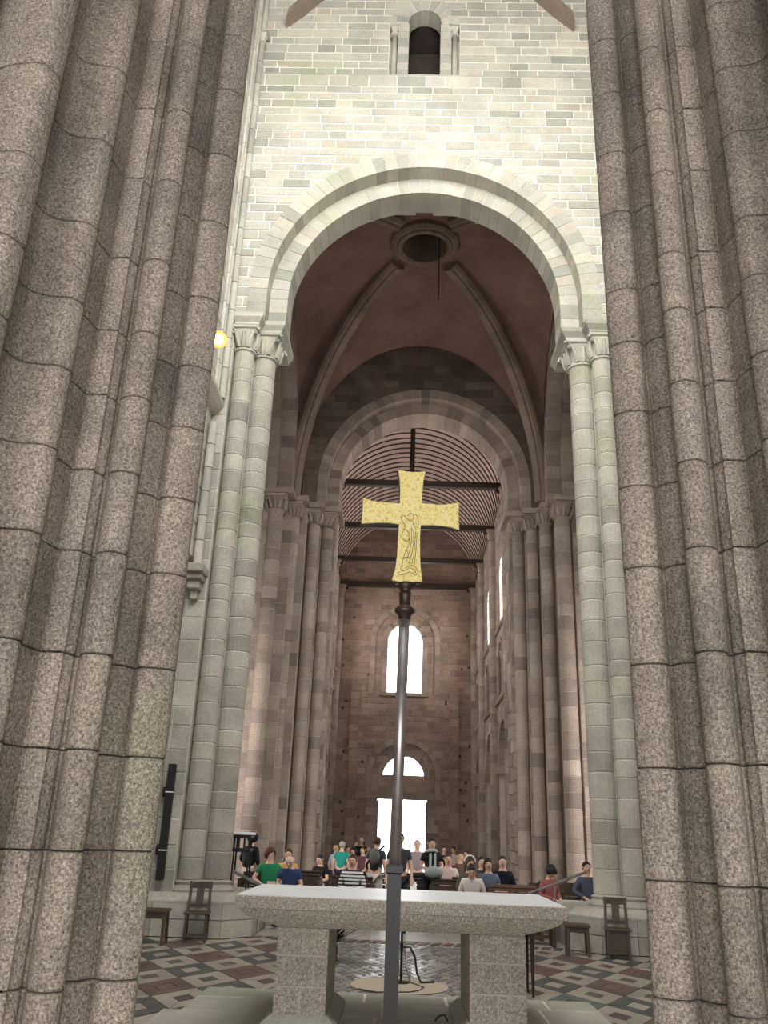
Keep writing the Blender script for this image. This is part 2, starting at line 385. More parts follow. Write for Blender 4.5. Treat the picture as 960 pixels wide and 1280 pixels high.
def voussoirs(parent, cx, zc, r0, r1, yf, yb, n, mat, mortar, z_low, name='voussoir', straight=0.3, flip=None, seed=3, gap=0.012):
    """ring of arch stones, front at yf; z_low: level where the straight jambs of the arch start. flip maps (x,y,z)->(..) for side walls"""
    T = flip if flip else (lambda x, y, z: (x, y, z))
    rng = random.Random(seed); core = MB()
    e = gap * 0.9 * (1 if yb > yf else -1)
    m_ = 48; ring = []
    for k in range(m_ + 1):
        a = PI * k / m_; ca, sa = math.cos(a), math.sin(a)
        ring.append([T(cx + (r0 + 0.012) * ca, yf + e, zc + (r0 + 0.012) * sa), T(cx + (r1 - 0.006) * ca, yf + e, zc + (r1 - 0.006) * sa), T(cx + (r1 - 0.006) * ca, yb, zc + (r1 - 0.006) * sa), T(cx + (r0 + 0.012) * ca, yb, zc + (r0 + 0.012) * sa)])
    if z_low < zc - 0.05:
        lo = [[T(p, q, z_low) for p, q in ((cx + s_ * (r0 + 0.012), yf + e), (cx + s_ * (r1 - 0.006), yf + e), (cx + s_ * (r1 - 0.006), yb), (cx + s_ * (r0 + 0.012), yb))] for s_ in (1, -1)]
        ring = [lo[0]] + ring + [lo[1]]
    core.rings(ring)
    core.build('mortar_core', mortar, parent)
    def block(prof):  # list of (r-dir point pairs) -> rings
        MB().rings(prof).build(name, mat, parent)
    for k in range(n):
        jit = rng.uniform(-0.004, 0.008)
        a0 = PI * k / n + gap / r0 / 2; a1 = PI * (k + 1) / n - gap / r0 / 2; pr = []
        for q in range(3):
            a = a0 + (a1 - a0) * q / 2; ca, sa = math.cos(a), math.sin(a)
            f_ = yf - jit * (1 if yb > yf else -1)
            pr.append([T(cx + r0 * ca, f_, zc + r0 * sa), T(cx + r1 * ca, f_, zc + r1 * sa), T(cx + r1 * ca, yb, zc + r1 * sa), T(cx + r0 * ca, yb, zc + r0 * sa)])
        block(pr)
    if z_low < zc - 0.05:
        nn = max(1, round((zc - z_low) / straight)); h = (zc - z_low) / nn
        for s_ in (1, -1):
            for q in range(nn):
                za, zb = z_low + q * h + gap / 2, z_low + (q + 1) * h - gap / 2
                pr = [[T(cx + s_ * r0, yf, z), T(cx + s_ * r1, yf, z), T(cx + s_ * r1, yb, z), T(cx + s_ * r0, yb, z)] for z in (za, zb)]
                block(pr)

# drum / capital meshes ---------------------------------------------------
_dm = {}
def drum_mesh(r, h, mat, seg=18):
    k = (round(r, 3), round(h, 2), mat.name)
    if k not in _dm:
        c = min(0.012, r * 0.08)
        _dm[k] = MB().lathe([(r - c, 0.006), (r, 0.006 + c), (r, k[1] - 0.006 - c), (r - c, k[1] - 0.006)], (0, 0, 0), seg).mesh('drum', mat)
    return _dm[k]
def stack_drums(parent, x, y, z0, z1, r, mat, mortar, h0=0.3, h1=0.5, rng=RN):
    """column shaft: stone drums on a recessed mortar core, children of parent"""
    P = wloc(parent)
    MB().lathe([(r - 0.012, 0), (r - 0.012, z1 - z0)], (x, y, z0), 16).build('mortar_core', mortar, parent)
    z = z0
    while z < z1 - 0.02:
        h = round(rng.uniform(h0, h1) * 20) / 20
        if z + h > z1 - h0 * 0.6: h = z1 - z
        o = link(drum_mesh(r, h, mat), 'drum', parent); o.location = (x - P.x, y - P.y, z - P.z)
        o.rotation_euler = (0, 0, rng.uniform(0, 6))
        z += h
def capital(parent, x, y, z, r, h, half, mat, front=(0, -1), detail=True):
    """necking ring, leafy bell growing from round to square, corner volutes, abacus"""
    b_ = MB(); seg = 24; rs = []
    for i in range(7):
        q = i / 6; rr = r * 0.98 + (half * 1.0 - r) * (q ** 1.6); sq = q ** 1.3; ring = []
        for j in range(seg):
            a = 2 * PI * j / seg; c, s_ = math.cos(a), math.sin(a)
            k = (1 - sq) + sq / max(abs(c), abs(s_)); k = 1 + (k - 1) * 0.85
            ring.append((x + rr * k * c, y + rr * k * s_, z + h * 0.86 * q))
        rs.append(ring)
    b_.rings(rs)
    cap = b_.build('capital', mat, parent)
    MB().lathe([(r, -0.05), (r + 0.045, -0.035), (r + 0.05, -0.01), (r + 0.03, 0.012), (r, 0.015)], (x, y, z), 20).build('neck_ring', mat, cap)
    MB().bbox(x - half - 0.03, x + half + 0.03, y - half - 0.03, y + half + 0.03, z + h * 0.84, z + h, 0.015).build('abacus', mat, cap)
    if detail:
        for sx, sy in ((-1, -1), (1, -1), (-1, 1), (1, 1)):
            pts = []; 
            for i in range(13):
                q = i / 12; a = q * 3.6 * PI / 2; rr = (0.36 * half) * (1 - 0.75 * q)
                dx = half * 1.0 + 0.02; cz = z + h * 0.70
                off = rr * math.cos(a); up = rr * math.sin(a)
                pts.append((x + sx * (dx - 0.03 + off * 0.7), y + sy * (dx - 0.03 + off * 0.7), cz + up))
            MB().tube(pts, 0.10 * half, 6).build('volute', mat, cap)
        for fx, fy in ((0, -1), (1, 0), (-1, 0)):
            for s_ in (-1, 0, 1):
                tx, ty = -fy, fx; pts = []
                for i in range(6):
                    q = i / 5; rr = r + 0.012 + (half - r) * q ** 1.7 + 0.03 * math.sin(q * PI)
                    sd = s_ * (r * 0.45 + 0.35 * half * q)
                    pts.append((x + fx * rr + tx * sd, y + fy * rr + ty * sd, z + 0.03 + h * 0.6 * q))
                MB().tube(pts, [0.05, 0.055, 0.05, 0.04, 0.035, 0.045], 6).build('leaf', mat, cap)
    return cap
def column(name, label, cat, x, y, z0, z1, r, mat, mortar, half=None, cap_h=0.5, base=True, group=None, h0=0.3, h1=0.5, detail=True, cap_mat=None):
    e = empty(name, (x, y, z0), label, cat, group)
    zb = z0
    if base:
        MB().lathe([(r + 0.10, 0), (r + 0.11, 0.05), (r + 0.07, 0.10), (r + 0.03, 0.13), (r + 0.05, 0.17), (r, 0.2)], (x, y, z0), 20).build('base', mat, e); zb = z0 + 0.2
    stack_drums(e, x, y, zb, z1, r, mat, mortar, h0, h1)
    if half: capital(e, x, y, z1, r, cap_h, half, cap_mat or mat, detail=detail)
    return e

# ================================================================ STRUCTURE
XE, ZE = 0.05, 12.58            # axis and springing of the near crossing arch
XW, ZW = 0.38, 13.0             # same for the far crossing arch
YW = 49.0                       # far end wall
NF = -0.35                      # nave floor level

SD = {'left': 'loudspeaker side', 'right': 'side away from the loudspeaker'}
def shell(name, label, *boxes, mat='brown'):
    b_ = MB()
    for q in boxes: b_.box(*q)
    return tag(b_.build(name, M[mat]), label, None, None, 'structure')

# --- floors
shell('floor', 'bed of the patterned stone floor in front of the altar', (-10, 10, -6, 24.5, -0.6, -0.012), mat='floor')
shell('floor_nave', 'lower grey stone floor of the nave beyond the steps', (-10, 10, 24.5, YW + 0.6, -0.8, NF), mat='paver')
shell('floor_step', 'stone step between crossing and nave', (-4.4, 4.9, 24.5, 24.85, NF, NF + 0.175), mat='paver')
shell('floor_forecourt', 'pale paved ground outside the far door', (-30, 30, YW + 0.6, 120, -0.9, NF - 0.05), mat='paver')
# --- outer shell that closes the building off from the sky
shell('ceiling', 'high ceiling above choir, crossing and nave', (-10.4, 10.4, -6.4, YW + 0.8, 26, 26.4))
shell('wall_left', 'outer church wall on the loudspeaker side', (-10.4, -10, -6.4, YW + 0.8, -0.6, 26))
shell('wall_right', 'outer church wall on the side away from the loudspeaker', (10, 10.4, -6.4, YW + 0.8, -0.6, 26))
shell('wall_back', 'ambulatory wall facing the backs of the granite piers', (-10.4, 10.4, -6.4, -6, -0.6, 26))

# --- near crossing arch wall -------------------------------------------------
rng = random.Random(5)
rows_lo = make_rows(11.88, 18.72, 0.215, 0.265, rng)
def gap_lo(z): return arch_gap(XE, 3.56, ZE)(z)
wall_e = stone_wall('wall_arch_spandrel', (0, 15.5, 0), (1, 0, 0), (0, -1, 0), XE - 4.25, XE + 4.25, rows_lo, gap_lo, 0.34, 0.86, M['pale'], M['pale_mortar'], 1.7, seed=21, joint=0.026,
                    label='pale coursed stone wall around the big round arch')
rows_hi = make_rows(18.78, 24.2, 0.215, 0.27, rng)
XN = -0.06
def gap_hi(z):
    if z < 20.55: return [(XN - 0.86, XN + 0.86)]
    if z < 20.55 + 0.7: h = math.sqrt(0.49 - (z - 20.55) ** 2); return [(XN - h, XN + h)]
    return []
wall_u = stone_wall('wall_arch_upper', (0, 15.56, 0), (1, 0, 0), (0, -1, 0), XE - 4.25, XE + 4.25, rows_hi, gap_hi, 0.36, 0.9, M['pale'], M['pale_mortar'], 0.9, seed=22, joint=0.026,
                    label='pale coursed stone wall holding the small round-headed window')
shell('wall_arch_backing', 'rubble core behind the small high window', (XE - 4.25, XE + 4.25, 16.9, 17.2, 16.8, 24.4), mat='brown')
MB().bbox(XE - 4.25, XE + 4.25, 15.50, 15.7, 18.72, 18.78, 0.006).build('set_off', M['pale'], wall_u)
# small window: jambs, colonnettes, ring, dark embrasure
for s_ in (-1, 1):
    x0 = XN + s_ * 0.39; x1 = XN + s_ * 0.66
    for k in range(7):
        za = 18.79 + k * 0.252
        MB().bbox(min(x0, x1), max(x0, x1), 15.60, 16.0, za, za + 0.245, 0.008).build('jamb_stone', M['pale'], wall_u)
    MB().box(min(x1, XN + s_ * 0.86), max(x1, XN + s_ * 0.86), 15.86, 16.9, 18.78, 20.6).build('recess', M['pale_mortar'], wall_u)
    e = empty('colonnette', (XN + s_ * 0.745, 15.70, 18.78), 'slender pale colonnette beside the small high window, ' + ('lamp side' if s_ < 0 else 'side away from the lamp'), 'colonnette', 'colonnettes of the small high window')
    MB().lathe([(0.10, 0), (0.10, 0.05), (0.075, 0.09), (0.07, 0.11)], (XN + s_ * 0.745, 15.70, 18.78), 14).build('base', M['pale'], e)
    MB().lathe([(0.07, 0.11), (0.07, 1.48)], (XN + s_ * 0.745, 15.70, 18.78), 14).build('shaft', M['pale'], e, True)
    capital(e, XN + s_ * 0.745, 15.70, 20.27, 0.07, 0.26, 0.11, M['pale'], detail=False)
ring = empty('window_arch', (XN, 15.56, 20.55), 'small round arch ring over the high window', 'arch')
voussoirs(ring, XN, 20.55, 0.40, 0.84, 15.55, 16.0, 9, M['pale'], M['pale_mortar'], 20.53)
win = MB().box(XN - 0.9, XN + 0.9, 16.84, 16.9, 18.78, 21.5).box(XN - 0.9, XN - 0.42, 16.0, 16.9, 18.78, 21.5).box(XN + 0.42, XN + 0.9, 16.0, 16.9, 18.78, 21.5).box(XN - 0.9, XN + 0.9, 16.0, 16.9, 20.96, 21.5).build('window_1', M['dark_in']); tag(win, 'embrasure of the small high window, its shade painted dark', None, None, 'structure')  # sides and back get the recess's shade as a dark colour
b_ = MB(); pts = [(XN - 0.36, 18.8), (XN + 0.36, 18.8), (XN + 0.36, 19.75), (XN, 20.05), (XN - 0.36, 19.75)]
b_.add([(x, 16.72, z) for x, z in pts] + [(x, 16.80, z) for x, z in pts], [(0, 1, 2, 3, 4), (9, 8, 7, 6, 5)] + [(i, (i + 1) % 5, 5 + (i + 1) % 5, 5 + i) for i in range(5)])
b_.build('shutter', M['shutter'], win)
# arch orders
arch = empty('crossing_arch', (XE, 15.5, 11.88), 'wide pale round arch of two stepped orders nearest the altar', 'arch')
voussoirs(arch, XE, ZE, 3.37, 3.78, 15.475, 15.92, 41, M['pale'], M['pale_mortar'], 11.88, seed=31)
voussoirs(arch, XE, ZE, 2.98, 3.40, 15.87, 16.55, 39, M['pale'], M['pale_mortar'], 11.88, seed=32)
# jambs, responds, plinths
for s_, side in ((-1, 'left'), (1, 'right')):
    jr = make_rows(0.62, 11.88, 0.33, 0.45, rng)
    j = stone_wall('wall_jamb_' + side, (XE, 15.5, 0), (s_, 0, 0), (0, -1, 0), 3.98, 4.75, jr, None, 0.36, 0.6, M['shaft'], M['shaft_mortar'], 1.7, seed=40 + s_,
                   label='green-grey stone jamb beside the big arch, ' + SD[side])
    stone_wall('recess_strip', (XE, 15.86, 0), (s_, 0, 0), (0, -1, 0), 3.58, 3.98, jr, None, 0.6, 0.7, M['shaft'], M['shaft_mortar'], 1.3, seed=43 + s_, parent=j)
    stone_wall('recess_strip', (XE, 16.22, 0), (s_, 0, 0), (0, -1, 0), 3.40, 3.58, jr, None, 0.6, 0.7, M['shaft'], M['shaft_mortar'], 0.95, seed=46 + s_, parent=j)
    stone_wall('reveal_strip', (XE + s_ * 3.40, 16.22, 0), (0, 1, 0), (-s_, 0, 0), 0.0, 0.9, jr, None, 0.4, 0.6, M['shaft'], M['shaft_mortar'], 0.3, seed=49 + s_, parent=j)
    # octagonal plinth in blocks
    P1 = [(3.0, 15.12), (3.45, 15.12), (3.9, 15.12), (4.75, 15.12)]
    X = lambda u: XE + s_ * u
    segs = [((2.62, 17.2), (2.62, 16.4)), ((2.62, 16.4), (2.62, 15.62)), ((2.62, 15.62), (3.05, 15.12)), ((3.05, 15.12), (3.62, 15.12)), ((3.62, 15.12), (4.2, 15.12)), ((4.2, 15.12), (4.8, 15.12))]
    for za, zb in ((0.0, 0.26), (0.265, 0.5)):
        for (a, b) in segs:
            q = 0.004
            c = (3.9, 16.6)
            ia = (a[0] + (c[0] - a[0]) * 0.5, a[1] + (c[1] - a[1]) * 0.5); ib = (b[0] + (c[0] - b[0]) * 0.5, b[1] + (c[1] - b[1]) * 0.5)
            dx, dy = b[0] - a[0], b[1] - a[1]; l = math.hypot(dx, dy); dx, dy = dx / l * q, dy / l * q
            MB().prism([(X(a[0] + dx), a[1] + dy), (X(b[0] - dx), b[1] - dy), (X(ib[0]), ib[1]), (X(ia[0]), ia[1])], za + 0.003, zb - 0.003).build('plinth_block', M['shaft'], j)
    lo = [(2.62, 17.2), (2.62, 15.62), (3.05, 15.12), (4.8, 15.12), (4.8, 17.2)]
    hi = [(2.80, 17.2), (2.80, 15.72), (3.12, 15.30), (4.8, 15.30), (4.8, 17.2)]
    MB().rings([[(X(x), y, 0.5) for x, y in lo], [(X(x), y, 0.53) for x, y in lo], [(X(x), y, 0.64) for x, y in hi]]).build('plinth_moulding', M['shaft'], j)
    for nm, xo, yy, r, cb in (('outer', 3.76, 15.70, 0.20, 0.26), ('inner', 3.395, 16.05, 0.25, 0.32)):
        column('respond_shaft', ('slim outer' if nm == 'outer' else 'thick inner') + ' engaged shaft of the near arch, ' + ('loudspeaker side' if s_ < 0 else 'side away from the loudspeaker'), 'column',
               X(xo), yy, 0.62, 11.1, r, M['shaft'], M['shaft_mortar'], cb, 0.55, h0=0.3, h1=0.45, cap_mat=M['pale'])
    # impost mouldings
    b_ = MB()
    lo2 = [(3.03, 17.1), (3.03, 15.72), (3.46, 15.72), (3.46, 15.40), (3.98, 15.40), (3.98, 17.1)]
    hi2 = [(2.93, 17.1), (2.93, 15.76), (3.36, 15.76), (3.36, 15.43), (3.98, 15.43), (3.98, 17.1)]
    up = [(2.95, 17.1), (2.95, 15.64), (3.38, 15.64), (3.38, 15.32), (4.0, 15.32), (4.0, 17.1)]
    b_.rings([[(X(x), y, 11.63) for x, y in lo2], [(X(x), y, 11.68) for x, y in lo2], [(X(x), y, 11.78) for x, y in up], [(X(x), y, 11.88) for x, y in up]])
    b_.build('impost', M['pale'], j)
    # choir side wall (upper part stands proud over a string course), corner shafts
    xi = XE + s_ * 4.17
    stone_wall('wall_choir_' + side, (xi, 0, 0), (0, 1, 0), (-s_, 0, 0), 6.0, 15.45, make_rows(9.8, 24.4, 0.3, 0.42, rng), None, 0.5, 1.0, M['pale'], M['pale_mortar'], 0.6, seed=60 + s_, limit=40,
               label='pale choir side wall running toward the big arch, ' + SD[side])
    stone_wall('wall_choir_lower_' + side, (xi + s_ * 0.10, 0, 0), (0, 1, 0), (-s_, 0, 0), 6.0, 15.45, make_rows(6.4, 9.55, 0.3, 0.42, rng), None, 0.5, 1.0, M['pale'], M['pale_mortar'], 0.5, seed=63 + s_, limit=25,
               label='recessed pale stone panel below the string course, ' + SD[side])
    stone_wall('wall_choir_base_' + side, (xi + s_ * 0.27, 0, 0), (0, 1, 0), (-s_, 0, 0), 6.0, 15.45, make_rows(0.0, 6.4, 0.34, 0.46, rng), None, 0.5, 0.95, M['shaft'], M['shaft_mortar'], 0.5, seed=66 + s_, limit=80,
               label='lowest stretch of choir side wall, ' + SD[side])
    tr = MB(); pr = [(0.0, 9.52), (-0.07, 9.58), (-0.14, 9.70), (-0.14, 9.78), (0.1, 9.82), (0.1, 9.5)]
    tr.rings([[(xi + s_ * a, y, z) for a, z in pr] for y in (6.0, 15.47)]); tag(tr.build('trim_%d' % (1 if s_ < 0 else 2), M['pale']), 'projecting string course on the choir side wall, ' + SD[side], None, None, 'structure')
    e = empty('corner_shaft', (xi - s_ * 0.1, 15.34, 9.82), 'bundle of thin wall shafts in the corner above the string course, ' + ('lamp side' if s_ < 0 else 'opposite the lamp'), 'column')
    for (dx, dy, r, zt) in ((0.10, 15.36, 0.075, 19.55), (0.03, 15.17, 0.05, 24), (0.03, 15.02, 0.035, 24)):
        z = 9.82
        while z < zt - 0.05:
            h = min(0.7, zt - z); o = link(drum_mesh(r, h, M['pale'], 12), 'drum', e)
            o.location = (xi - s_ * dx - e.location.x, dy - e.location.y, z - 9.82); z += h
    capital(e, xi - s_ * 0.10, 15.36, 19.55, 0.075, 0.3, 0.12, M['pale'], detail=False)
    MB().lathe([(0.07, 19.85), (0.07, 24)], (xi - s_ * 0.10, 15.36, 0), 12).build('upper_shaft', M['pale'], e)
    # wall rib of the choir vault above the window wall
    e = empty('wall_rib', (XE + s_ * 3.4, 15.3, 20.6), 'weathered stub of vault rib high on the window wall, ' + ('lamp side' if s_ < 0 else 'opposite the lamp'), 'rib')
    prof = []
    for k in range(9):
        a = k / 8; x = XE + s_ * (3.35 - 1.9 * a); z = 20.55 + 1.75 * math.sin(a * 1.35)
        nx, nz = -s_ * 0.35 * (1 - a) , 0.3
        prof.append([(x - s_ * 0.20, 15.60, z + 0.12), (x - s_ * 0.16, 15.25, z + 0.08), (x - s_ * 0.06, 15.05, z - 0.02), (x + s_ * 0.10, 15.08, z - 0.14), (x + s_ * 0.18, 15.28, z - 0.24), (x + s_ * 0.2, 15.60, z - 0.28)])
    for k in range(4): MB().rings(prof[2 * k:2 * k + 3]).build('rib_stone', M['rib'], e)

# corbel and colonnette by the loudspeaker
p = at(240, 737, 15.2)
e = empty('corbelled_colonnette', (p.x, 15.5, 5.6), 'short colonnette rising from a moulded corbel above the loudspeaker column', 'colonnette')
for k, (hw, y0, za, zb) in enumerate(((0.20, 15.02, 6.08, 6.24), (0.16, 15.12, 5.96, 6.08), (0.11, 15.22, 5.80, 5.96), (0.06, 15.34, 5.62, 5.80))):
    MB().bbox(p.x - hw, p.x + hw, y0, 15.49, za, zb, 0.02).build('corbel_step', M['shaft'], e)
for k in range(6):
    o = link(drum_mesh(0.085, 0.5, M['pale'], 14), 'drum', e); o.location = (0.02, -0.23, 0.64 + 0.5 * k)

# --- crossing: side arches, far arch, vault ---------------------------------
for s_, side in ((-1, 'left'), (1, 'right')):
    xa = 0.2 + s_ * 4.3
    T = lambda x, y, z: (y, x, z)
    def gp(z): return arch_gap(22.1, 4.35, 12.9)(z)
    wl = stone_wall('wall_crossing_' + side, (xa, 0, 0), (0, 1, 0), (-s_, 0, 0), 17.2, 27.3, make_rows(12.0, 20.0, 0.2, 0.2, rng), gp, 0.5, 1.0, M['brown'], M['brown'], 0.7, seed=70 + s_, limit=90,
               label='dark stone wall over the transept arch, ' + SD[side])
    a_ = empty('transept_arch', (xa, 22.1, 12.0), 'dark round transept arch seen edge-on, ' + ('lamp side' if s_ < 0 else 'opposite the lamp'), 'arch')
    voussoirs(a_, 22.1, 12.9, 4.15, 4.6, xa - s_ * 0.06, xa + s_ * 0.5, 31, M['brown'], M['brown_mortar'], 12.1, flip=T, seed=75)
    voussoirs(a_, 22.1, 12.9, 3.75, 4.2, xa + s_ * 0.4, xa + s_ * 1.0, 29, M['brown'], M['brown_mortar'], 12.1, flip=T, seed=76)
    # far crossing pier: stepped core of coursed stone
    X = lambda u: XW + s_ * u
    for k, (ua, ub, y, nm) in enumerate(((3.02, 3.5, 28.1, 0), (3.5, 3.95, 27.78, 1), (3.95, 4.35, 27.25, 2), (4.35, 4.85, 26.75, 3), (4.85, 5.6, 26.35, 4))):
        jr = make_rows(NF, 12.2, 0.36, 0.48, rng)
        if k == 0:
            core = stone_wall('wall_pier_' + side, (XW, y, 0), (s_, 0, 0), (0, -1, 0), ua, ub, jr, None, 0.6, 0.7, M['brown'], M['brown_mortar'], 1.2, seed=80, label='stepped brown stone core of the far crossing pier, ' + SD[side])
        else:
            stone_wall('pier_face', (XW, y, 0), (s_, 0, 0), (0, -1, 0), ua, ub, jr, None, 0.4, 0.8, M['brown'], M['brown_mortar'], 1.5, seed=80 + k, parent=core)
    b_ = MB()
    for (ua, ub, ya, yb) in ((2.82, 3.6, 27.6, 29.3), (3.4, 4.1, 27.25, 29.3), (3.9, 4.5, 26.65, 29.3), (4.3, 5.6, 25.95, 29.3)):
        b_.box(min(X(ua), X(ub)), max(X(ua), X(ub)), ya, yb, 12.03, 12.22)
    b_.build('impost', M['brown'], core)
    b_ = MB()
    for (ua, ub, ya, yb) in ((2.9, 3.6, 27.6, 29.3), (3.4, 4.1, 27.2, 29.3), (3.9, 4.6, 26.5, 29.3), (4.3, 5.6, 25.8, 29.3)):
        b_.bbox(min(X(ua), X(ub)), max(X(ua), X(ub)), ya, yb, NF, 0.15, 0.03)
    b_.build('plinth', M['brown'], core)
    stone_wall('pier_reveal', (X(3.02), 28.1, 0), (0, 1, 0), (-s_, 0, 0), 0.0, 1.1, make_rows(NF, 12.2, 0.36, 0.48, rng), None, 0.4, 0.7, M['brown'], M['brown_mortar'], 0.2, seed=87, parent=core)
    where = 'far pier ' + ('on loudspeaker side' if s_ < 0 else 'away from loudspeaker')
    for (u, cxx, y, r, d) in ((3.30, XW, 27.92, 0.20, 'innermost slim shaft under the far arch, '), (3.72, XW, 27.55, 0.19, 'second slim shaft stepping out from the far arch, '),
                         (4.22, 0.25, 26.95, 0.19, 'third shaft, standing before the dark strip, '), (4.70, 0.2, 26.3, 0.25, 'thickest and foremost shaft with leafy capital, ')):
        column('pier_shaft', d + where, 'column', cxx + s_ * u, y, 0.15, 11.5, r, M['brown'], M['brown_mortar'], r + 0.07, 0.52, h0=0.32, h1=0.5)

rows_t = make_rows(12.2, 19.6, 0.26, 0.34, rng)
stone_wall('wall_far_arch', (0, 27.3, 0), (1, 0, 0), (0, -1, 0), XW - 4.2, XW + 4.2, rows_t, arch_gap(XW, 3.5, ZW), 0.4, 0.95, M['dark_arch_wall'], M['dark_arch_wall_mortar'], 1.8, seed=90,
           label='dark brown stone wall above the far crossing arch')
fa = empty('crossing_arch', (XW, 27.3, 12.2), 'dim round arch framing the wooden barrel vault', 'arch')
voussoirs(fa, XW, ZW, 3.33, 3.68, 27.27, 27.8, 33, M['brown'], M['brown_mortar'], 12.2, seed=91)
voussoirs(fa, XW, ZW, 2.95, 3.36, 27.75, 28.9, 31, M['brown'], M['brown_mortar'], 12.2, seed=92)

# vault: four plaster webs, four diagonal ribs, oculus ring
VX, VY, VZ, VS = 0.16, 22.25, 19.25, 12.4
HX, HY = 4.3, 5.02
WZ = {'y': 18.5, 'x': 18.3}
def ribz(v): return VS + (VZ - VS) * math.sqrt(max(0, 1 - v * v))
def ridgez(v, top): return VZ - (VZ - top) * v * v
vault = empty('ceiling_vault', (VX, VY, VS), 'dark pinkish plaster rib vault over the crossing', None, None, 'structure')
for nm, ax, sg in (('web', 'y', 1), ('web', 'y', -1), ('web', 'x', 1), ('web', 'x', -1)):
    rs = []; nv, na = 22, 25
    for i in range(nv + 1):
        v = 0.165 + (1 - 0.165) * math.sin(PI / 2 * i / nv); row = []
        zr = ribz(v); zt = ridgez(v, WZ[ax])
        for j in range(na):
            q = -math.cos(PI * j / (na - 1))
            z = zr + (zt - zr) * math.sqrt(max(0, 1 - q * q))
            if ax == 'y': row.append((VX + q * v * HX, VY + sg * v * HY, z))
            else: row.append((VX + sg * v * HX, VY + q * v * HY, z))
        rs.append(row)
    MB().rings(rs, cap=False, closed=False).build('web', M['plaster'], vault, True)
for sx, sy in ((-1, -1), (1, -1), (-1, 1), (1, 1)):
    e = empty('vault_rib', (VX + sx * HX, VY + sy * HY, VS), 'diagonal vault rib running from the oculus to the ' + ('far' if sy > 0 else 'near') + (' pier on the lamp side' if sx < 0 else ' pier opposite the lamp'), 'rib')
    pr = []
    d = Vector((sx * HX, sy * HY, 0)).normalized(); n_ = Vector((-d.y, d.x, 0)); n = 26
    for i in range(n + 1):
        th = 0.20 + (PI / 2 - 0.20) * i / n
        v = math.sin(th); z = ribz(v); v = v - 0.012 * 0
        p = Vector((VX + sx * HX * v, VY + sy * HY * v, z))
        dn = Vector((-d.x * 6.4 * math.sin(th) / 6.85, -d.y * 6.4 * math.sin(th) / 6.85, -math.cos(th))).normalized()
        q = []
        for (a, b) in ((-0.27, -0.15), (-0.27, 0.10), (-0.19, 0.20), (-0.10, 0.20), (-0.07, 0.27), (0.07, 0.27), (0.10, 0.20), (0.19, 0.20), (0.27, 0.10), (0.27, -0.15)):
            q.append(tuple(p + n_ * a + dn * b))
        pr.append(q)
    for k in range(13): MB().rings(pr[2 * k:2 * k + 3]).build('rib_stone', M['rib'], e)
oc = empty('oculus_ring', (VX, VY, VZ - 0.2), 'round stone oculus ring at the crown of the vault', 'oculus')
for k in range(16):
    pr = []
    for q in range(3):
        a = 2 * PI * (k + q / 2) / 16
        pr.append([(VX + r * math.cos(a), VY + r * math.sin(a), VZ + z) for r, z in ((0.70, 0.9), (0.70, -0.30), (0.76, -0.36), (0.86, -0.33), (0.88, -0.26), (0.97, -0.28), (1.06, -0.2), (1.08, 0.3))])
    MB().rings(pr).build('ring_stone', M['rib'], oc)
tag(MB().lathe([(1.0, VZ + 0.9), (1.0, VZ + 0.96)], (VX, VY, 0), 24).build('oculus_hatch', M['dark_in']), 'dark timber hatch closing the oculus', 'hatch')
pp = at(549, 312, VY)
tag(MB().tube([(pp.x, VY, VZ + 0.85), (pp.x, VY, at(550, 375, VY).z)], 0.016, 6).build('bell_rope', M['black']), 'thin dark rope hanging from the oculus', 'rope')
shell('ceiling_crossing_cover', 'roof boarding above the vault', (-9.9, 9.9, 17.3, 27.2, 20.6, 20.8), mat='dark_in')

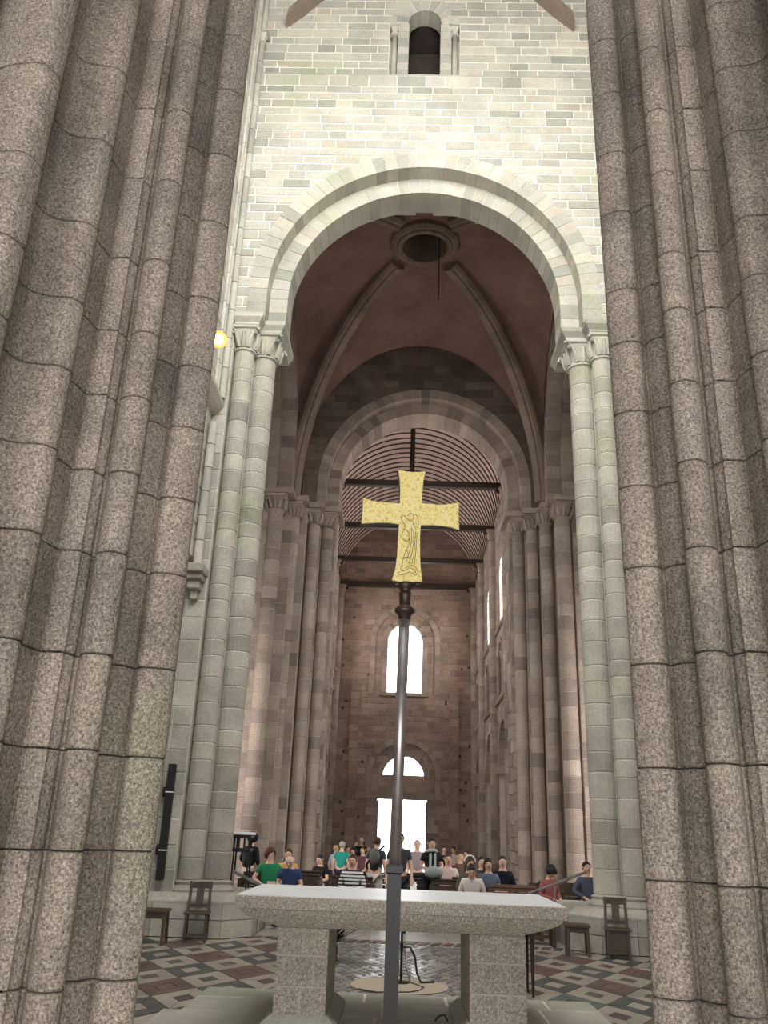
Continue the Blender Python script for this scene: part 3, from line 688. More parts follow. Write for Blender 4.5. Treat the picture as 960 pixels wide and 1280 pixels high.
# --- nave --------------------------------------------------------------------
BY = [27.85, 33.1, 38.4, 43.8, 49.0]
for s_, side in ((-1, 'left'), (1, 'right')):
    xi = s_ * 4.02
    def gaps(z):
        g = []
        for k in range(4):
            c = (max(BY[k], 28.9) + BY[k + 1]) / 2 if k == 0 else (BY[k] + BY[k + 1]) / 2
            hw = 1.75 if k else 1.6
            g += arch_gap(c, hw, 4.45, NF)(z) if z < 6.5 else []
            if 7.2 < z < 9.9:
                for o in (-0.85, 0.85): g += arch_gap(c + o, 0.58, 9.0)(z)
            if 10.4 < z < 13.6: g += arch_gap(c, 0.75, 12.4)(z)
        return g
    wn = stone_wall('wall_nave_' + side, (xi, 0, 0), (0, 1, 0), (-s_, 0, 0), 28.6, YW, make_rows(NF, 15.7, 0.17, 0.19, rng), gaps, 0.5, 1.0, M['brown'], M['brown_mortar'], 0.9, seed=100 + s_, limit=0,
                    label='grey-brown nave wall with arcade, gallery and clerestory, ' + SD[side])
    T = lambda x, y, z: (y, x, z)
    for k in range(4):
        c = (28.9 + BY[1]) / 2 if k == 0 else (BY[k] + BY[k + 1]) / 2
        hw = 1.75 if k else 1.6
        word = ('first', 'second', 'third', 'fourth')[k] + ' nave bay, ' + ('loudspeaker side' if s_ < 0 else 'brown pew side')
        e = empty('arcade_arch', (xi, c, 4.0), 'round arcade arch in the ' + word, 'arch')
        voussoirs(e, c, 4.45, hw - 0.05, hw + 0.32, xi - s_ * 0.05, xi + s_ * 0.5, 15, M['brown'], M['brown_mortar'], 4.40, flip=T, seed=110 + k)
        for yy in (c - hw + 0.12, c + hw - 0.12):
            MB().bbox(min(xi - s_ * 0.14, xi + s_ * 0.6), max(xi - s_ * 0.14, xi + s_ * 0.6), yy - 0.3, yy + 0.3, 4.1, 4.42, 0.05).build('impost', M['brown'], e)
        e = empty('gallery_arches', (xi, c, 7.2), 'twin gallery arches with colonnette, ' + word, 'arch')
        for o in (-0.85, 0.85):
            voussoirs(e, c + o, 9.0, 0.55, 0.78, xi - s_ * 0.04, xi + s_ * 0.4, 7, M['brown'], M['brown_mortar'], 8.98, flip=T, seed=120 + k)
        for yy in (c - 1.4, c, c + 1.4):
            MB().lathe([(0.11, 7.2), (0.11, 7.28), (0.075, 7.34), (0.075, 8.6), (0.10, 8.66), (0.16, 8.9), (0.17, 8.98)], (xi - s_ * 0.0, yy, 0), 12).build('colonnette', M['brown'], e)
        MB().rings([[(xi - s_ * a, y, z) for a, z in ((-0.1, 6.95), (0.10, 7.0), (0.16, 7.08), (0.10, 7.2), (-0.1, 7.22))] for y in (c - 2.4, c + 2.4)]).build('sill_moulding', M['brown'], e)
        MB().rings([[(xi - s_ * a, y, z) for a, z in ((-0.1, 10.05), (0.10, 10.1), (0.15, 10.18), (0.10, 10.28), (-0.1, 10.3))] for y in (c - 2.4, c + 2.4)]).build('upper_string', M['brown'], e)
        wd = MB().box(min(xi + s_ * 0.72, xi + s_ * 0.76), max(xi + s_ * 0.72, xi + s_ * 0.76), c - 0.76, c + 0.76, 10.4, 13.2).build('window_%d' % (3 + k + (0 if s_ < 0 else 4)), M['nave_glass'])
        tag(wd, 'daylit clerestory window in the ' + word, None, None, 'structure')
        for yy in (c - 0.4, c, c + 0.4): MB().box(min(xi + s_ * 0.68, xi + s_ * 0.72), max(xi + s_ * 0.68, xi + s_ * 0.72), yy - 0.02, yy + 0.02, 10.4, 13.2).build('glazing_bar', M['black'], wd)
    for k, y in enumerate(BY[1:]):
        yy = y if k < 3 else YW - 0.25
        column('nave_shaft', 'tall nave wall shaft, ' + ('first', 'second', 'third', 'corner')[k] + ' beyond the crossing, ' + ('loudspeaker side' if s_ < 0 else 'brown pew side'), 'column',
               s_ * 4.0, yy, NF + 0.3, 14.75, 0.28, M['brown'], M['brown_mortar'], 0.36, 0.5, h0=0.35, h1=0.5, detail=False)
    # aisles
    shell('ceiling_aisle_' + side, 'aisle vault behind the arcade, ' + SD[side], (min(s_ * 4.9, s_ * 10), max(s_ * 4.9, s_ * 10), 28.9, YW, 6.9, 7.1), mat='brown')
    shell('wall_gallery_' + side, 'dim back wall of the gallery, ' + SD[side], (min(s_ * 5.6, s_ * 5.9), max(s_ * 5.6, s_ * 5.9), 28.9, YW, 7.1, 20), mat='brown')
    area('aisle_window_daylight', (s_ * 9.6, 38.5, 3.2), (0, 38.5, 1.2), 12.0, 2.6, 50, (1.0, 0.95, 0.9))

# wooden barrel vault
barrel = empty('ceiling_barrel', (0, 28.9, 15.5), 'ribbed wooden barrel ceiling of the nave', None, None, 'structure')
RB = 4.05; nb = 36; dy = (YW - 28.75) / nb
def arc_pts(r, n=26): return [(r * math.cos(PI * j / n), 15.45 + r * 1.0 * math.sin(PI * j / n)) for j in range(n + 1)]
def arc_band(r0, r1, y0, y1):
    a = arc_pts(r0); c = arc_pts(r1)
    return MB().rings([[(a[j][0], y0, a[j][1]), (c[j][0], y0, c[j][1]), (c[j][0], y1, c[j][1]), (a[j][0], y1, a[j][1])] for j in range(len(a))])
mb_ = arc_band(RB, RB + 0.03, 0.004, dy - 0.004).mesh('board', M['plank']); mr_ = arc_band(RB - 0.05, RB + 0.01, -0.028, 0.028).mesh('batten', M['beam'])
for k in range(nb):
    o = link(mb_, 'board', barrel); o.location = (0, 28.75 + k * dy - 28.9, -15.5)
    o = link(mr_, 'batten', barrel); o.location = (0, 28.75 + k * dy - 28.9, -15.5)
for k, y in enumerate(BY[1:]):
    y = y if k < 3 else YW - 0.2
    e = empty('tie_beam', (0, y, 15.3), 'dark timber tie beam spanning the barrel vault, ' + ('first', 'second', 'third', 'last')[k] + ' counted from the crossing', 'beam')
    MB().bbox(-4.1, 4.1, y - 0.13, y + 0.13, 15.25, 15.52, 0.02).build('beam', M['beam'], e)
    if k < 3: MB().bbox(-0.1, 0.1, y - 0.1, y + 0.1, 15.5, 15.45 + RB - 0.02, 0.02).build('king_post', M['beam'], e)
    for s_ in (-1, 1): MB().bbox(min(s_ * 3.5, s_ * 4.05), max(s_ * 3.5, s_ * 4.05), y - 0.1, y + 0.1, 15.08, 15.26, 0.03).build('bracket', M['beam'], e)

# --- far end wall --------------------------------------------------------------
def gap_w(z):
    g = []
    if z < 3.35: g.append((-1.37, 1.37))
    if 4.5 < z < 5.7: g += arch_gap(0.03, 1.25, 4.52)(z)
    if 9.08 < z < 13.2: g += arch_gap(-0.05, 1.12, 12.1)(z)
    return g
ww = stone_wall('wall_end', (0, YW, 0), (1, 0, 0), (0, -1, 0), -4.3, 4.3, make_rows(NF, 15.5, 0.27, 0.36, random.Random(3)), gap_w, 0.4, 0.85, M['westwall'], M['west_mortar'], 0.55, seed=130, joint=0.022,
                label='rust-brown end wall with arched window, lunette and doorway')
stone_wall('gable', (0, YW, 0), (1, 0, 0), (0, -1, 0), -4.2, 4.2, make_rows(15.5, 19.8, 0.3, 0.36, random.Random(4)), None, 0.5, 0.9, M['westwall'], M['west_mortar'], 0.55, seed=131, limit=120, parent=ww)
shell('wall_end_outer', 'outer stretches of the end wall beyond the nave', (-10.4, -4.3, YW, YW + 0.55, -0.6, 26), (4.3, 10.4, YW, YW + 0.55, -0.6, 26), (-4.3, 4.3, YW + 0.1, YW + 0.55, 19.7, 26))
e = empty('window_surround', (-0.05, YW, 9.1), 'double arched stone surround of the tall end window', 'window surround')
voussoirs(e, -0.05, 12.1, 1.0, 1.3, YW - 0.04, YW + 0.5, 17, M['brown'], M['brown_mortar'], 9.1, seed=140, straight=0.4)
voussoirs(e, -0.05, 12.1, 1.72, 2.02, YW - 0.10, YW + 0.1, 23, M['brown'], M['west_mortar'], 9.0, seed=141, straight=0.4)
MB().bbox(-1.45, 1.35, YW - 0.12, YW + 0.2, 8.9, 9.1, 0.03).build('sill', M['brown'], e)
e = empty('doorway_surround', (0.03, YW, NF), 'stone arch and jambs around the lunette and door', 'door surround')
voussoirs(e, 0.03, 4.52, 1.14, 1.45, YW - 0.04, YW + 0.5, 15, M['brown'], M['brown_mortar'], 4.5, seed=142)
voussoirs(e, 0.03, 4.6, 1.75, 2.05, YW - 0.10, YW + 0.1, 19, M['brown'], M['west_mortar'], 3.4, seed=143, straight=0.35)
MB().bbox(-1.75, 1.75, YW - 0.06, YW + 0.5, 3.36, 3.75, 0.03).build('lintel', M['brown'], e)
for s_ in (-1, 1):
    for k in range(9):
        za = NF + k * 0.41
        MB().bbox(min(s_ * 1.37, s_ * (1.75 + 0.2 * (k % 2))), max(s_ * 1.37, s_ * (1.75 + 0.2 * (k % 2))), YW - 0.05, YW + 0.5, za, za + 0.4, 0.01).build('jamb_stone', M['brown'], e)
    for k in range(22):
        za = NF + k * 0.45; 
        MB().bbox(min(s_ * 2.55, s_ * (3.05)), max(s_ * 2.55, s_ * 3.05), YW - 0.16, YW + 0.1, za, za + 0.44, 0.012).build('pilaster_stone', M['westwall'], ww)
wd = MB().box(-1.1, 1.0, YW + 0.42, YW + 0.46, 9.1, 13.2).build('window_2', M['glass']); tag(wd, 'tall round-headed end window full of daylight', None, None, 'structure')
for x in (-0.55, -0.05, 0.45): MB().box(x - 0.02, x + 0.02, YW + 0.38, YW + 0.42, 9.1, 13.1).build('glazing_bar', M['steel'], wd)
for z in (10.0, 10.9, 11.8, 12.6): MB().box(-1.05, 0.95, YW + 0.38, YW + 0.42, z - 0.015, z + 0.015).build('glazing_bar', M['steel'], wd)
lw = MB().box(-1.2, 1.25, YW + 0.42, YW + 0.46, 4.5, 5.75).build('window_11', M['glass']); tag(lw, 'half-round lunette window over the door', None, None, 'structure')
d_ = empty('door_1', (0, YW, NF), 'wide open far door flooded with daylight', None, None, 'structure')
for s_ in (-1, 1):
    MB().bbox(min(s_ * 1.30, s_ * 1.36), max(s_ * 1.30, s_ * 1.36), YW + 0.1, YW + 1.35, NF + 0.02, 3.3, 0.01).build('door_leaf', M['wood_pew'], d_)
hr = random.Random(9)
for k in range(26):
    x = hr.choice((-3.5, -2.2, 2.3, 3.4, -3.3, 3.3)) + hr.uniform(-0.3, 0.3); z = hr.uniform(1, 13.5)
    MB().box(x - 0.06, x + 0.06, YW - 0.035, YW + 0.05, z - 0.07, z + 0.07).build('putlog_shade_box', M['dark_in'], ww)  # dark box proud of the wall, its colour stands for the hole's shade

# ================================================================ NEAR PIERS
# plan of the moulded pier, as (azimuth from the viewer, distance along the axis); mirrored for the other pier
KP = 3.2 / 3.0
GA = [(0.275, 3.75), (0.2695, 3.45), (0.2672, 3.28), (0.2658, 3.15), (0.2656, 3.085), (0.2672, 3.054), (0.2771, 3.026), (0.2895, 3.007), (0.3015, 3.002), (0.3085, 3.006), (0.3125, 3.022), (0.3145, 3.034), (0.3165, 3.018), (0.3279, 2.98), (0.3380, 2.966), (0.3425, 2.962)]
GB = [(0.3425, 2.962), (0.3412, 2.91), (0.3412, 2.85), (0.3425, 2.806), (0.348, 2.783), (0.3567, 2.766), (0.3671, 2.757), (0.3769, 2.767), (0.3823, 2.786), (0.3843, 2.825), (0.3862, 2.828), (0.388, 2.808), (0.3944, 2.787), (0.4005, 2.770), (0.4018, 2.757), (0.4138, 2.754), (0.4265, 2.755), (0.4290, 2.757), (0.4352, 2.728), (0.4428, 2.694), (0.450, 2.668), (0.4535, 2.66)]
GC = [(0.4535, 2.66), (0.4525, 2.63), (0.4541, 2.598), (0.4628, 2.571), (0.4763, 2.548), (0.5015, 2.542), (0.5187, 2.532), (0.5346, 2.509), (0.5474, 2.468), (0.5535, 2.44), (0.555, 2.38)]
GD = [(0.555, 2.38), (0.5535, 2.31), (0.5556, 2.278), (0.5718, 2.233), (0.5866, 2.208), (0.6046, 2.198), (0.6257, 2.203), (0.65, 2.215), (0.675, 2.25), (0.69, 2.31)]
GE = [(0.69, 2.31), (0.70, 2.2), (0.74, 2.07), (0.80, 1.98), (0.87, 2.0), (0.92, 2.1), (0.93, 2.3)]
GF = [(0.93, 2.3), (0.80, 2.95), (0.62, 3.7), (0.45, 4.15), (0.33, 4.1), (0.275, 3.75)]
def smooth_poly(pts, sub=3):
    out = []
    for i in range(len(pts) - 1):
        p0 = Vector(pts[max(i - 1, 0)]); p1 = Vector(pts[i]); p2 = Vector(pts[i + 1]); p3 = Vector(pts[min(i + 2, len(pts) - 1)])
        for k in range(sub):
            t_ = k / sub
            q = 0.5 * ((2 * p1) + (p2 - p0) * t_ + (2 * p0 - 5 * p1 + 4 * p2 - p3) * t_ ** 2 + (3 * p1 - p0 - 3 * p2 + p3) * t_ ** 3)
            out.append((q.x, q.y))
    out.append(tuple(pts[-1])); return out
ZL = [0.45, 0.84, 1.23, 1.61, 1.91, 2.215, 2.565, 2.865, 3.165, 3.44, 3.77, 4.16, 4.53, 4.91, 5.25, 5.6, 5.98, 6.35, 6.7, 7.1]
ZR = [0.36, 0.76, 1.18, 1.565, 1.965, 2.365, 2.77, 3.135, 3.495, 3.85, 4.14, 4.59, 4.96, 5.355, 5.73, 6.1, 6.5, 6.9, 7.3, 7.7]
for s_, zs, scale, lab in ((-1, ZL, 3.2 / 3.0, 'huge moulded granite pier carrying the lit lamp'), (1, ZR, 3.2 / 3.4, 'huge moulded granite pier on the side without the lamp')):
    zj = [CAM.z + (z - CAM.z) * scale for z in zs]
    while zj[-1] < 9: zj.append(zj[-1] + 0.38)
    zj = [0.0] + [z for z in zj if z > 0.25]
    W = lambda a, d: (CAM.x + s_ * a * d * KP, d * KP)
    ctr = W(0.56, 3.05)
    pier = empty('pier', (ctr[0], ctr[1], 0), lab, 'pier')
    prng = random.Random(50 + s_)
    allp = []
    for gname, G in (('A', GA), ('B', GB), ('C', GC), ('D', GD), ('E', GE), ('F', GF)):
        fr = [W(*q) for q in (smooth_poly(G, 3) if gname != 'F' else G)]
        allp += fr[:-1]
        nrm = []
        for i, (x, y) in enumerate(fr):
            a_, b_ = fr[max(i - 1, 0)], fr[min(i + 1, len(fr) - 1)]
            tx, ty = b_[0] - a_[0], b_[1] - a_[1]; l = math.hypot(tx, ty) or 1
            nrm.append((s_ * ty / l, -s_ * tx / l))
        if gname != 'F' and sum(q[1] for q in nrm) < 0: nrm = [(-q[0], -q[1]) for q in nrm]
        def sec(z, ins):
            r = []
            for (x, y), (nx, ny) in zip(fr, nrm):
                r.append((x + nx * ins, y + ny * ins, z))
            # stone tail towards the pier's heart
            for q in (0.72, 0.28):
                i = int(q * (len(fr) - 1)); r.append((ctr[0] + (fr[i][0] - ctr[0]) * 0.35, ctr[1] + (fr[i][1] - ctr[1]) * 0.35, z))
            return r
        for k in range(len(zj) - 1):
            za, zb = zj[k], zj[k + 1]
            dz = 0.0
            if za > 7.9: continue
            ins = prng.uniform(0, 0.004)
            MB().rings([sec(za + 0.001, ins + 0.014), sec(za + 0.004, ins + 0.004), sec(za + 0.012, ins), sec(zb - 0.012, ins), sec(zb - 0.004, ins + 0.004), sec(zb - 0.001, ins + 0.014)]).build('stone', M['granite'], pier)
    core = [(x + (ctr[0] - x) * 0.5, y + (ctr[1] - y) * 0.5) for x, y in allp]
    MB().prism(core, 0, 8.2).build('mortar_core', M['granite_mortar'], pier)

# lamp on the pier edge
p = at(273, 425, 3.40)
e = empty('spot_lamp', p, 'small glowing warm spotlight fixed to the granite pier', 'lamp')
lens = Vector((CAM.x, CAM.y, CAM.z + 0.6)) - p; lens.normalize()
a = p + Vector((-0.0, 0.0, 0)); 
MB().tube([p + lens * 0.02, p - lens * 0.035, p - lens * 0.07], [0.029, 0.027, 0.016], 14).build('housing', M['blackp'], e)
MB().tube([p + lens * 0.018, p + lens * 0.026, p + lens * 0.034], [0.026, 0.022, 0.008], 14).build('bulb', M['lamp'], e)
MB().tube([p + lens * 0.010, p + lens * 0.021], [0.030, 0.040], 16).build('halo_ring', M['halo_ring'], e)  # glowing ring added to give the lamp its orange halo
MB().bar(p - lens * 0.04, p - lens * 0.04 + Vector((-0.10, 0.10, -0.015)), 0.016, 0.016).build('bracket', M['blackp'], e)

# ================================================================ FLOOR OF THE CHOIR
flo = bpy.data.objects['floor']
def tile(poly, mat, z1=0.0, name='tile', z0=-0.02, inset=0.008, parent=flo):
    cx0 = sum(p[0] for p in poly) / len(poly); cy0 = sum(p[1] for p in poly) / len(poly)
    q = [(x + (cx0 - x) * inset / 0.3, y + (cy0 - y) * inset / 0.3) for x, y in poly]
    return MB().prism(q, z0, z1).build(name, mat, parent)
LW, LH = 0.35, 0.61
frng = random.Random(17)
def lozenge(cx0, cy0, a=1.0): return [(cx0 - LW * a, cy0), (cx0, cy0 - LH * a), (cx0 + LW * a, cy0), (cx0, cy0 + LH * a)]
def frame_tile(cx0, cy0, a, mat):
    """lozenge of four mitred strips around its centre"""
    o = lozenge(cx0, cy0, 0.985); i_ = lozenge(cx0, cy0, a)
    for k in range(4):
        tile([o[k], o[(k + 1) % 4], i_[(k + 1) % 4], i_[k]], mat, frng.uniform(-0.002, 0.002), inset=0.004)
for side, x0 in ((-1, -2.74), (1, 1.80)):
    for i in range(-3, 4):
        for j in range(-2, 4):
            for half in (0, 1):
                cx0 = x0 + 0.7 * i + 0.35 * half; cy0 = 11.95 + 1.23 * j + 0.615 * half
                if abs(cx0 + 0.1) < 1.42 or abs(cx0) > 4.2 or cy0 > 15.3 or cy0 < 9.3: continue
                if cy0 > 14.6 and abs(cx0) > 2.55: continue
                if half == 0:
                    k = (i + j) % 2 == 0
                    mt_ = M['tile_dark'] if k else M['tile_red']
                    if side > 0 and j == -1 and k is False: mt_ = M['tile_green']
                    frame_tile(cx0, cy0, 0.42, mt_)
                    tile(lozenge(cx0, cy0, 0.40), M['tile_pale'] if k else M['tile_red'], 0.0)
                else:
                    frame_tile(cx0, cy0, 0.36, M['tile_pale'])
                    tile(lozenge(cx0, cy0, 0.34), M['tile_dark'] if (i + j) % 2 else M['tile_red'], 0.0)
# fish-scale mosaic on the axis
mos = MB(); mr = random.Random(8)
for r in range(40):
    for c in range(20):
        cx0 = -1.42 + 0.13 * c + (0.065 if r % 2 else 0); cy0 = 10.0 + 0.145 * r
        if cy0 > 15.35 or cx0 > 1.28: continue
        tx, ty = mr.uniform(-0.012, 0.012), mr.uniform(-0.02, 0.02)
        P = [(-0.058, 0), (0, -0.12), (0.058, 0), (0.03, 0.075), (-0.03, 0.075)]
        v = [(cx0 + x, cy0 + y, 0.0 + (tx * x + ty * y) * 3) for x, y in P] + [(cx0 + x, cy0 + y, -0.02) for x, y in P]
        mos.add(v, [(0, 1, 2, 3, 4)] + [(i, (i + 1) % 5, 5 + (i + 1) % 5, 5 + i) for i in range(5)], mr.random())
o = mos.build('mosaic', M['mosaic'], flo); o['kind'] = 'stuff'
# dark border of small lozenges, then pavers of the crossing
for k in range(27):
    x = -2.55 + 0.2 * k
    tile([(x - 0.09, 15.42), (x + 0.05, 15.42), (x + 0.15, 15.78), (x + 0.01, 15.78)], M['tile_dark'] if k % 2 else M['tile_red'], inset=0.012)
for r in range(9):
    for c in range(9):
        s0 = 0.45 * (r % 2)
        x0 = -4.3 + 1.0 * c - s0; y0 = 15.85 + 0.95 * r
        if x0 < -2.6 and y0 < 17: continue
        if x0 > 1.8 and y0 < 17: continue
        MB().box(max(x0, -4.3) + 0.006, min(x0 + 1.0, 4.7) - 0.006, y0 + 0.006, y0 + 0.944, -0.02, mr.uniform(-0.001, 0.001)).build('paver', M['paver'], flo)

# altar platform: low outer tread, then the platform of long slabs
ZP = 0.12
plat = tag(MB().box(-2.13, 1.82, 5.6, 10.05, -0.011, ZP - 0.006).build('floor_platform', M['slab_joint']), 'raised platform of green-grey slabs under the altar', None, None, 'structure')
MB().bbox(-2.38, 2.1, 5.3, 9.2, -0.011, 0.055, 0.006).build('tread', M['slab'], plat)
sr = random.Random(23)
y = 5.6
rowsP = [(5.6, 6.5), (6.5, 7.3), (7.3, 8.1), (8.1, 8.85), (8.85, 9.55), (9.55, 10.08)]
for k, (ya, yb) in enumerate(rowsP):
    x = -2.15; xs = [x]
    while x < 1.84: x += sr.uniform(0.7, 1.1); xs.append(min(x, 1.84))
    if xs[-1] - xs[-2] < 0.3: xs.pop(-2)
    for a, b in zip(xs, xs[1:]): MB().bbox(a + 0.013, b - 0.013, ya + 0.013, yb - 0.013, 0.03, ZP + sr.uniform(-0.002, 0.002), 0.008).build('slab', M['slab'], plat)
# near paving between piers and platform
near = tag(MB().box(-3.5, 3.2, -1.5, 5.3, -0.011, 0.0).build('floor_ambulatory', M['slab_joint']), 'slab paving around the granite piers', None, None, 'structure')
for r in range(8):
    for c in range(7):
        x0 = -3.5 + 0.96 * c; y0 = -1.5 + 0.85 * r
        MB().box(x0 + 0.008, x0 + 0.95, y0 + 0.008, y0 + 0.842, -0.005, 0.004).build('slab', M['slab'], near)

# ================================================================ ALTAR
AX, AY = -0.15, 8.72
alt = empty('altar', (AX, AY, ZP), 'massive granite altar table on two block pedestals', 'altar')
xl, xr, yf, yb = -1.575, 1.255, 7.98, 9.5
MB().bbox(xl, xr, yf, yb, 1.045, 1.15, 0.006).build('table_slab', M['altar'], alt)
MB().box(xl + 0.012, xr - 0.012, yf + 0.012, yb - 0.012, 1.149, 1.155).build('polished_glare_top', M['altar_top_glare'], alt)  # thin pale plate with the reflected glare put into its colour
u_ = MB(); xc0, xc1 = -0.83, 0.52
# under-slab: flat soffit with curved (cavetto) ends and front
lev = []
for k in range(7):
    q = k / 6; ins = 0.36 * (1 - math.sin(q * PI / 2)); lev.append([(xl + 0.03 + ins, yf + 0.03 + ins * 0.35, 0.90 + 0.145 * q), (xr - 0.03 - ins, yf + 0.03 + ins * 0.35, 0.90 + 0.145 * q), (xr - 0.03 - ins, yb - 0.03 - ins * 0.35, 0.90 + 0.145 * q), (xl + 0.03 + ins, yb - 0.03 - ins * 0.35, 0.90 + 0.145 * q)])
u_.rings(lev).build('under_slab', M['altar'], alt)
for (a, b, lab) in ((-1.215, -0.765, 0), (0.44, 0.93, 1)):
    ped = MB().box(a + 0.01, b - 0.01, yf + 0.20, yb - 0.2, ZP, 0.905).build('pedestal', M['altar_mortar'], alt)
    zz = [ZP + 0.10, 0.44, 0.675, 0.903]
    for k in range(3):
        if k == 1: xs = [a, a + (b - a) * 0.72, b]
        else: xs = [a, (a + b) / 2, b]
        ys = [yf + 0.19, yf + 0.19 + 0.5, yb - 0.69, yb - 0.19]
        for xa, xb in zip(xs, xs[1:]):
            for ya2, yb2 in zip(ys, ys[1:]):
                MB().bbox(xa + 0.005, xb - 0.005, ya2 + 0.005, yb2 - 0.005, zz[k] + 0.006, zz[k + 1] - 0.006, 0.006).build('granite_block', M['altar'], ped)
    MB().rings([[(a - 0.10, yf + 0.10, ZP), (b + 0.10, yf + 0.10, ZP), (b + 0.10, yb - 0.1, ZP), (a - 0.10, yb - 0.1, ZP)], [(a - 0.10, yf + 0.10, ZP + 0.04), (b + 0.10, yf + 0.10, ZP + 0.04), (b + 0.10, yb - 0.1, ZP + 0.04), (a - 0.10, yb - 0.1, ZP + 0.04)], [(a - 0.01, yf + 0.185, ZP + 0.115), (b + 0.01, yf + 0.185, ZP + 0.115), (b + 0.01, yb - 0.185, ZP + 0.115), (a - 0.01, yb - 0.185, ZP + 0.115)]]).build('base', M['slab'], ped)

# ================================================================ CROSS
CY = 4.5
c0 = at(513, 655, CY)
cr = empty('processional_cross', (at(503, 900, CY).x, CY, 0), 'tall gilded cross with flared arms on a dark pole before the altar', 'cross')
yaw = math.radians(9)
U2 = Vector((math.cos(yaw), math.sin(yaw), 0))
def cpt(px, py, dep=0.0):
    """photo pixel on the plate of the cross -> point on the real plate plane (vertical plane through c0, turned by yaw)"""
    d = ray(px, py); nrm = Vector((-math.sin(yaw), math.cos(yaw), 0))
    t_ = (c0 - CAM).dot(nrm) / d.dot(nrm)
    return CAM + d * t_ + nrm * dep
out = [(498, 587), (507, 589), (515, 590), (523, 590), (532, 589), (529.5, 600), (528, 613), (527.5, 629), (538, 630), (552, 631), (563, 630), (574, 628), (573, 640), (573.5, 652), (574, 662), (565, 659), (553, 657), (540, 656), (526, 656), (525, 670), (525, 690), (525.5, 708), (528, 727), (518, 727), (508, 727), (499, 727), (490, 725), (494, 712), (496.5, 695), (497.5, 675), (499, 655), (485, 653), (470, 653), (452, 654), (453.5, 638), (454, 622), (465, 626), (480, 628), (500, 629), (500.5, 614), (500, 600)]
front = [cpt(x, y) for x, y in out]
n = len(front)
def plate(d0, d1, grow=0.0):
    cc = sum(front, Vector()) / n
    f0 = [cpt(x, y, d0) for x, y in out]; f1 = [cpt(x, y, d1) for x, y in out]
    b_ = MB(); b_.add(f0 + f1, [tuple(range(n)), tuple(range(2 * n - 1, n - 1, -1))] + [(i, (i + 1) % n, n + (i + 1) % n, n + i) for i in range(n)])
    return b_
pl_ = plate(0.0, 0.012).build('gold_plate', M['gold'], cr)
plate(0.012, 0.05).build('backing', M['bronze'], cr)
def engr(pts, r=0.0016): MB().tube([cpt(x, y, -0.001) for x, y in pts], r, 5).build('chased_line', M['bronze'], pl_)
def z6(*pts): return [(430 + x * 170 / 960, 560 + y * 220 / 1242) for x, y in pts]
fig = [
    [(432, 545), (412, 515), (402, 490), (412, 475), (430, 480), (445, 500), (470, 520), (490, 500), (492, 470), (505, 465), (520, 490), (525, 530), (522, 570), (510, 580), (495, 550), (488, 520)],
    [(432, 545), (425, 575), (410, 600), (405, 625), (425, 650), (445, 662), (460, 640), (462, 605), (445, 580), (428, 575)],
    [(462, 640), (455, 690), (430, 740), (415, 790), (410, 830)], [(475, 560), (478, 640), (465, 720), (440, 800)], [(490, 580), (492, 660), (480, 740), (455, 820)],
    [(505, 590), (500, 680), (492, 760), (475, 830)], [(515, 600), (510, 690), (503, 770), (495, 830)],
    [(410, 830), (398, 850), (410, 868), (440, 860), (462, 845), (490, 855), (505, 875), (515, 895), (522, 870), (505, 840), (480, 830), (455, 835), (430, 850)],
    [(395, 870), (380, 885), (395, 898), (430, 890), (460, 875), (485, 885), (500, 900), (515, 893)],
    [(420, 780), (445, 770), (470, 785)], [(430, 720), (455, 735)], [(450, 480), (470, 455), (490, 475)],
]
for f_ in fig: engr(z6(*f_))
brd = [(x + (513 - x) * 0.045, y + (650 - y) * 0.03) for x, y in out]
# flared finials under the plate
for dx in (-1, 1):
    pa = cpt(509 + dx * 13, 730)
    MB().ball(pa + Vector((0, 0.025, 0)), 0.03, 0.025, 0.014).build('foot_bead', M['bronze'], cr)
# knop and pole
def pz(py, px=505): return at(px, py, CY + 0.02).z
px_, py_ = at(507, 760, CY).x, CY + 0.03
xt = at(509, 730, CY).x
zz = [(0.040, 728), (0.042, 733), (0.030, 736), (0.028, 740), (0.036, 741), (0.032, 745), (0.030, 755), (0.034, 757), (0.050, 760), (0.058, 763), (0.050, 766), (0.034, 769), (0.033, 773), (0.029, 774)]
MB().lathe([(r, pz(y)) for r, y in reversed(zz)], (xt - 0.01, py_, 0), 20).build('knop', M['bronze'], cr, True)
zs0, zs1 = pz(1085), pz(774)
xb_ = at(493, 1090, CY).x
MB().rings([[(x_ + 0.029 * math.cos(2 * PI * j / 18), py_ + 0.029 * math.sin(2 * PI * j / 18), z_) for j in range(18)] for x_, z_ in ((xb_, zs0 - 0.05), (xt - 0.01, zs1 + 0.01))]).build('upper_pole', M['steel'], cr, True)
MB().bbox(xb_ - 0.034, xb_ + 0.034, py_ - 0.034, py_ + 0.034, 0.05, zs0, 0.006).build('lower_post', M['black'], cr)
MB().bbox(xb_ - 0.042, xb_ + 0.042, py_ - 0.042, py_ + 0.042, zs0 - 0.03, zs0 + 0.015, 0.008).build('socket', M['black'], cr)
MB().bbox(xb_ - 0.22, xb_ + 0.22, py_ - 0.22, py_ + 0.22, 0.004, 0.05, 0.01).build('foot_plate', M['black'], cr)

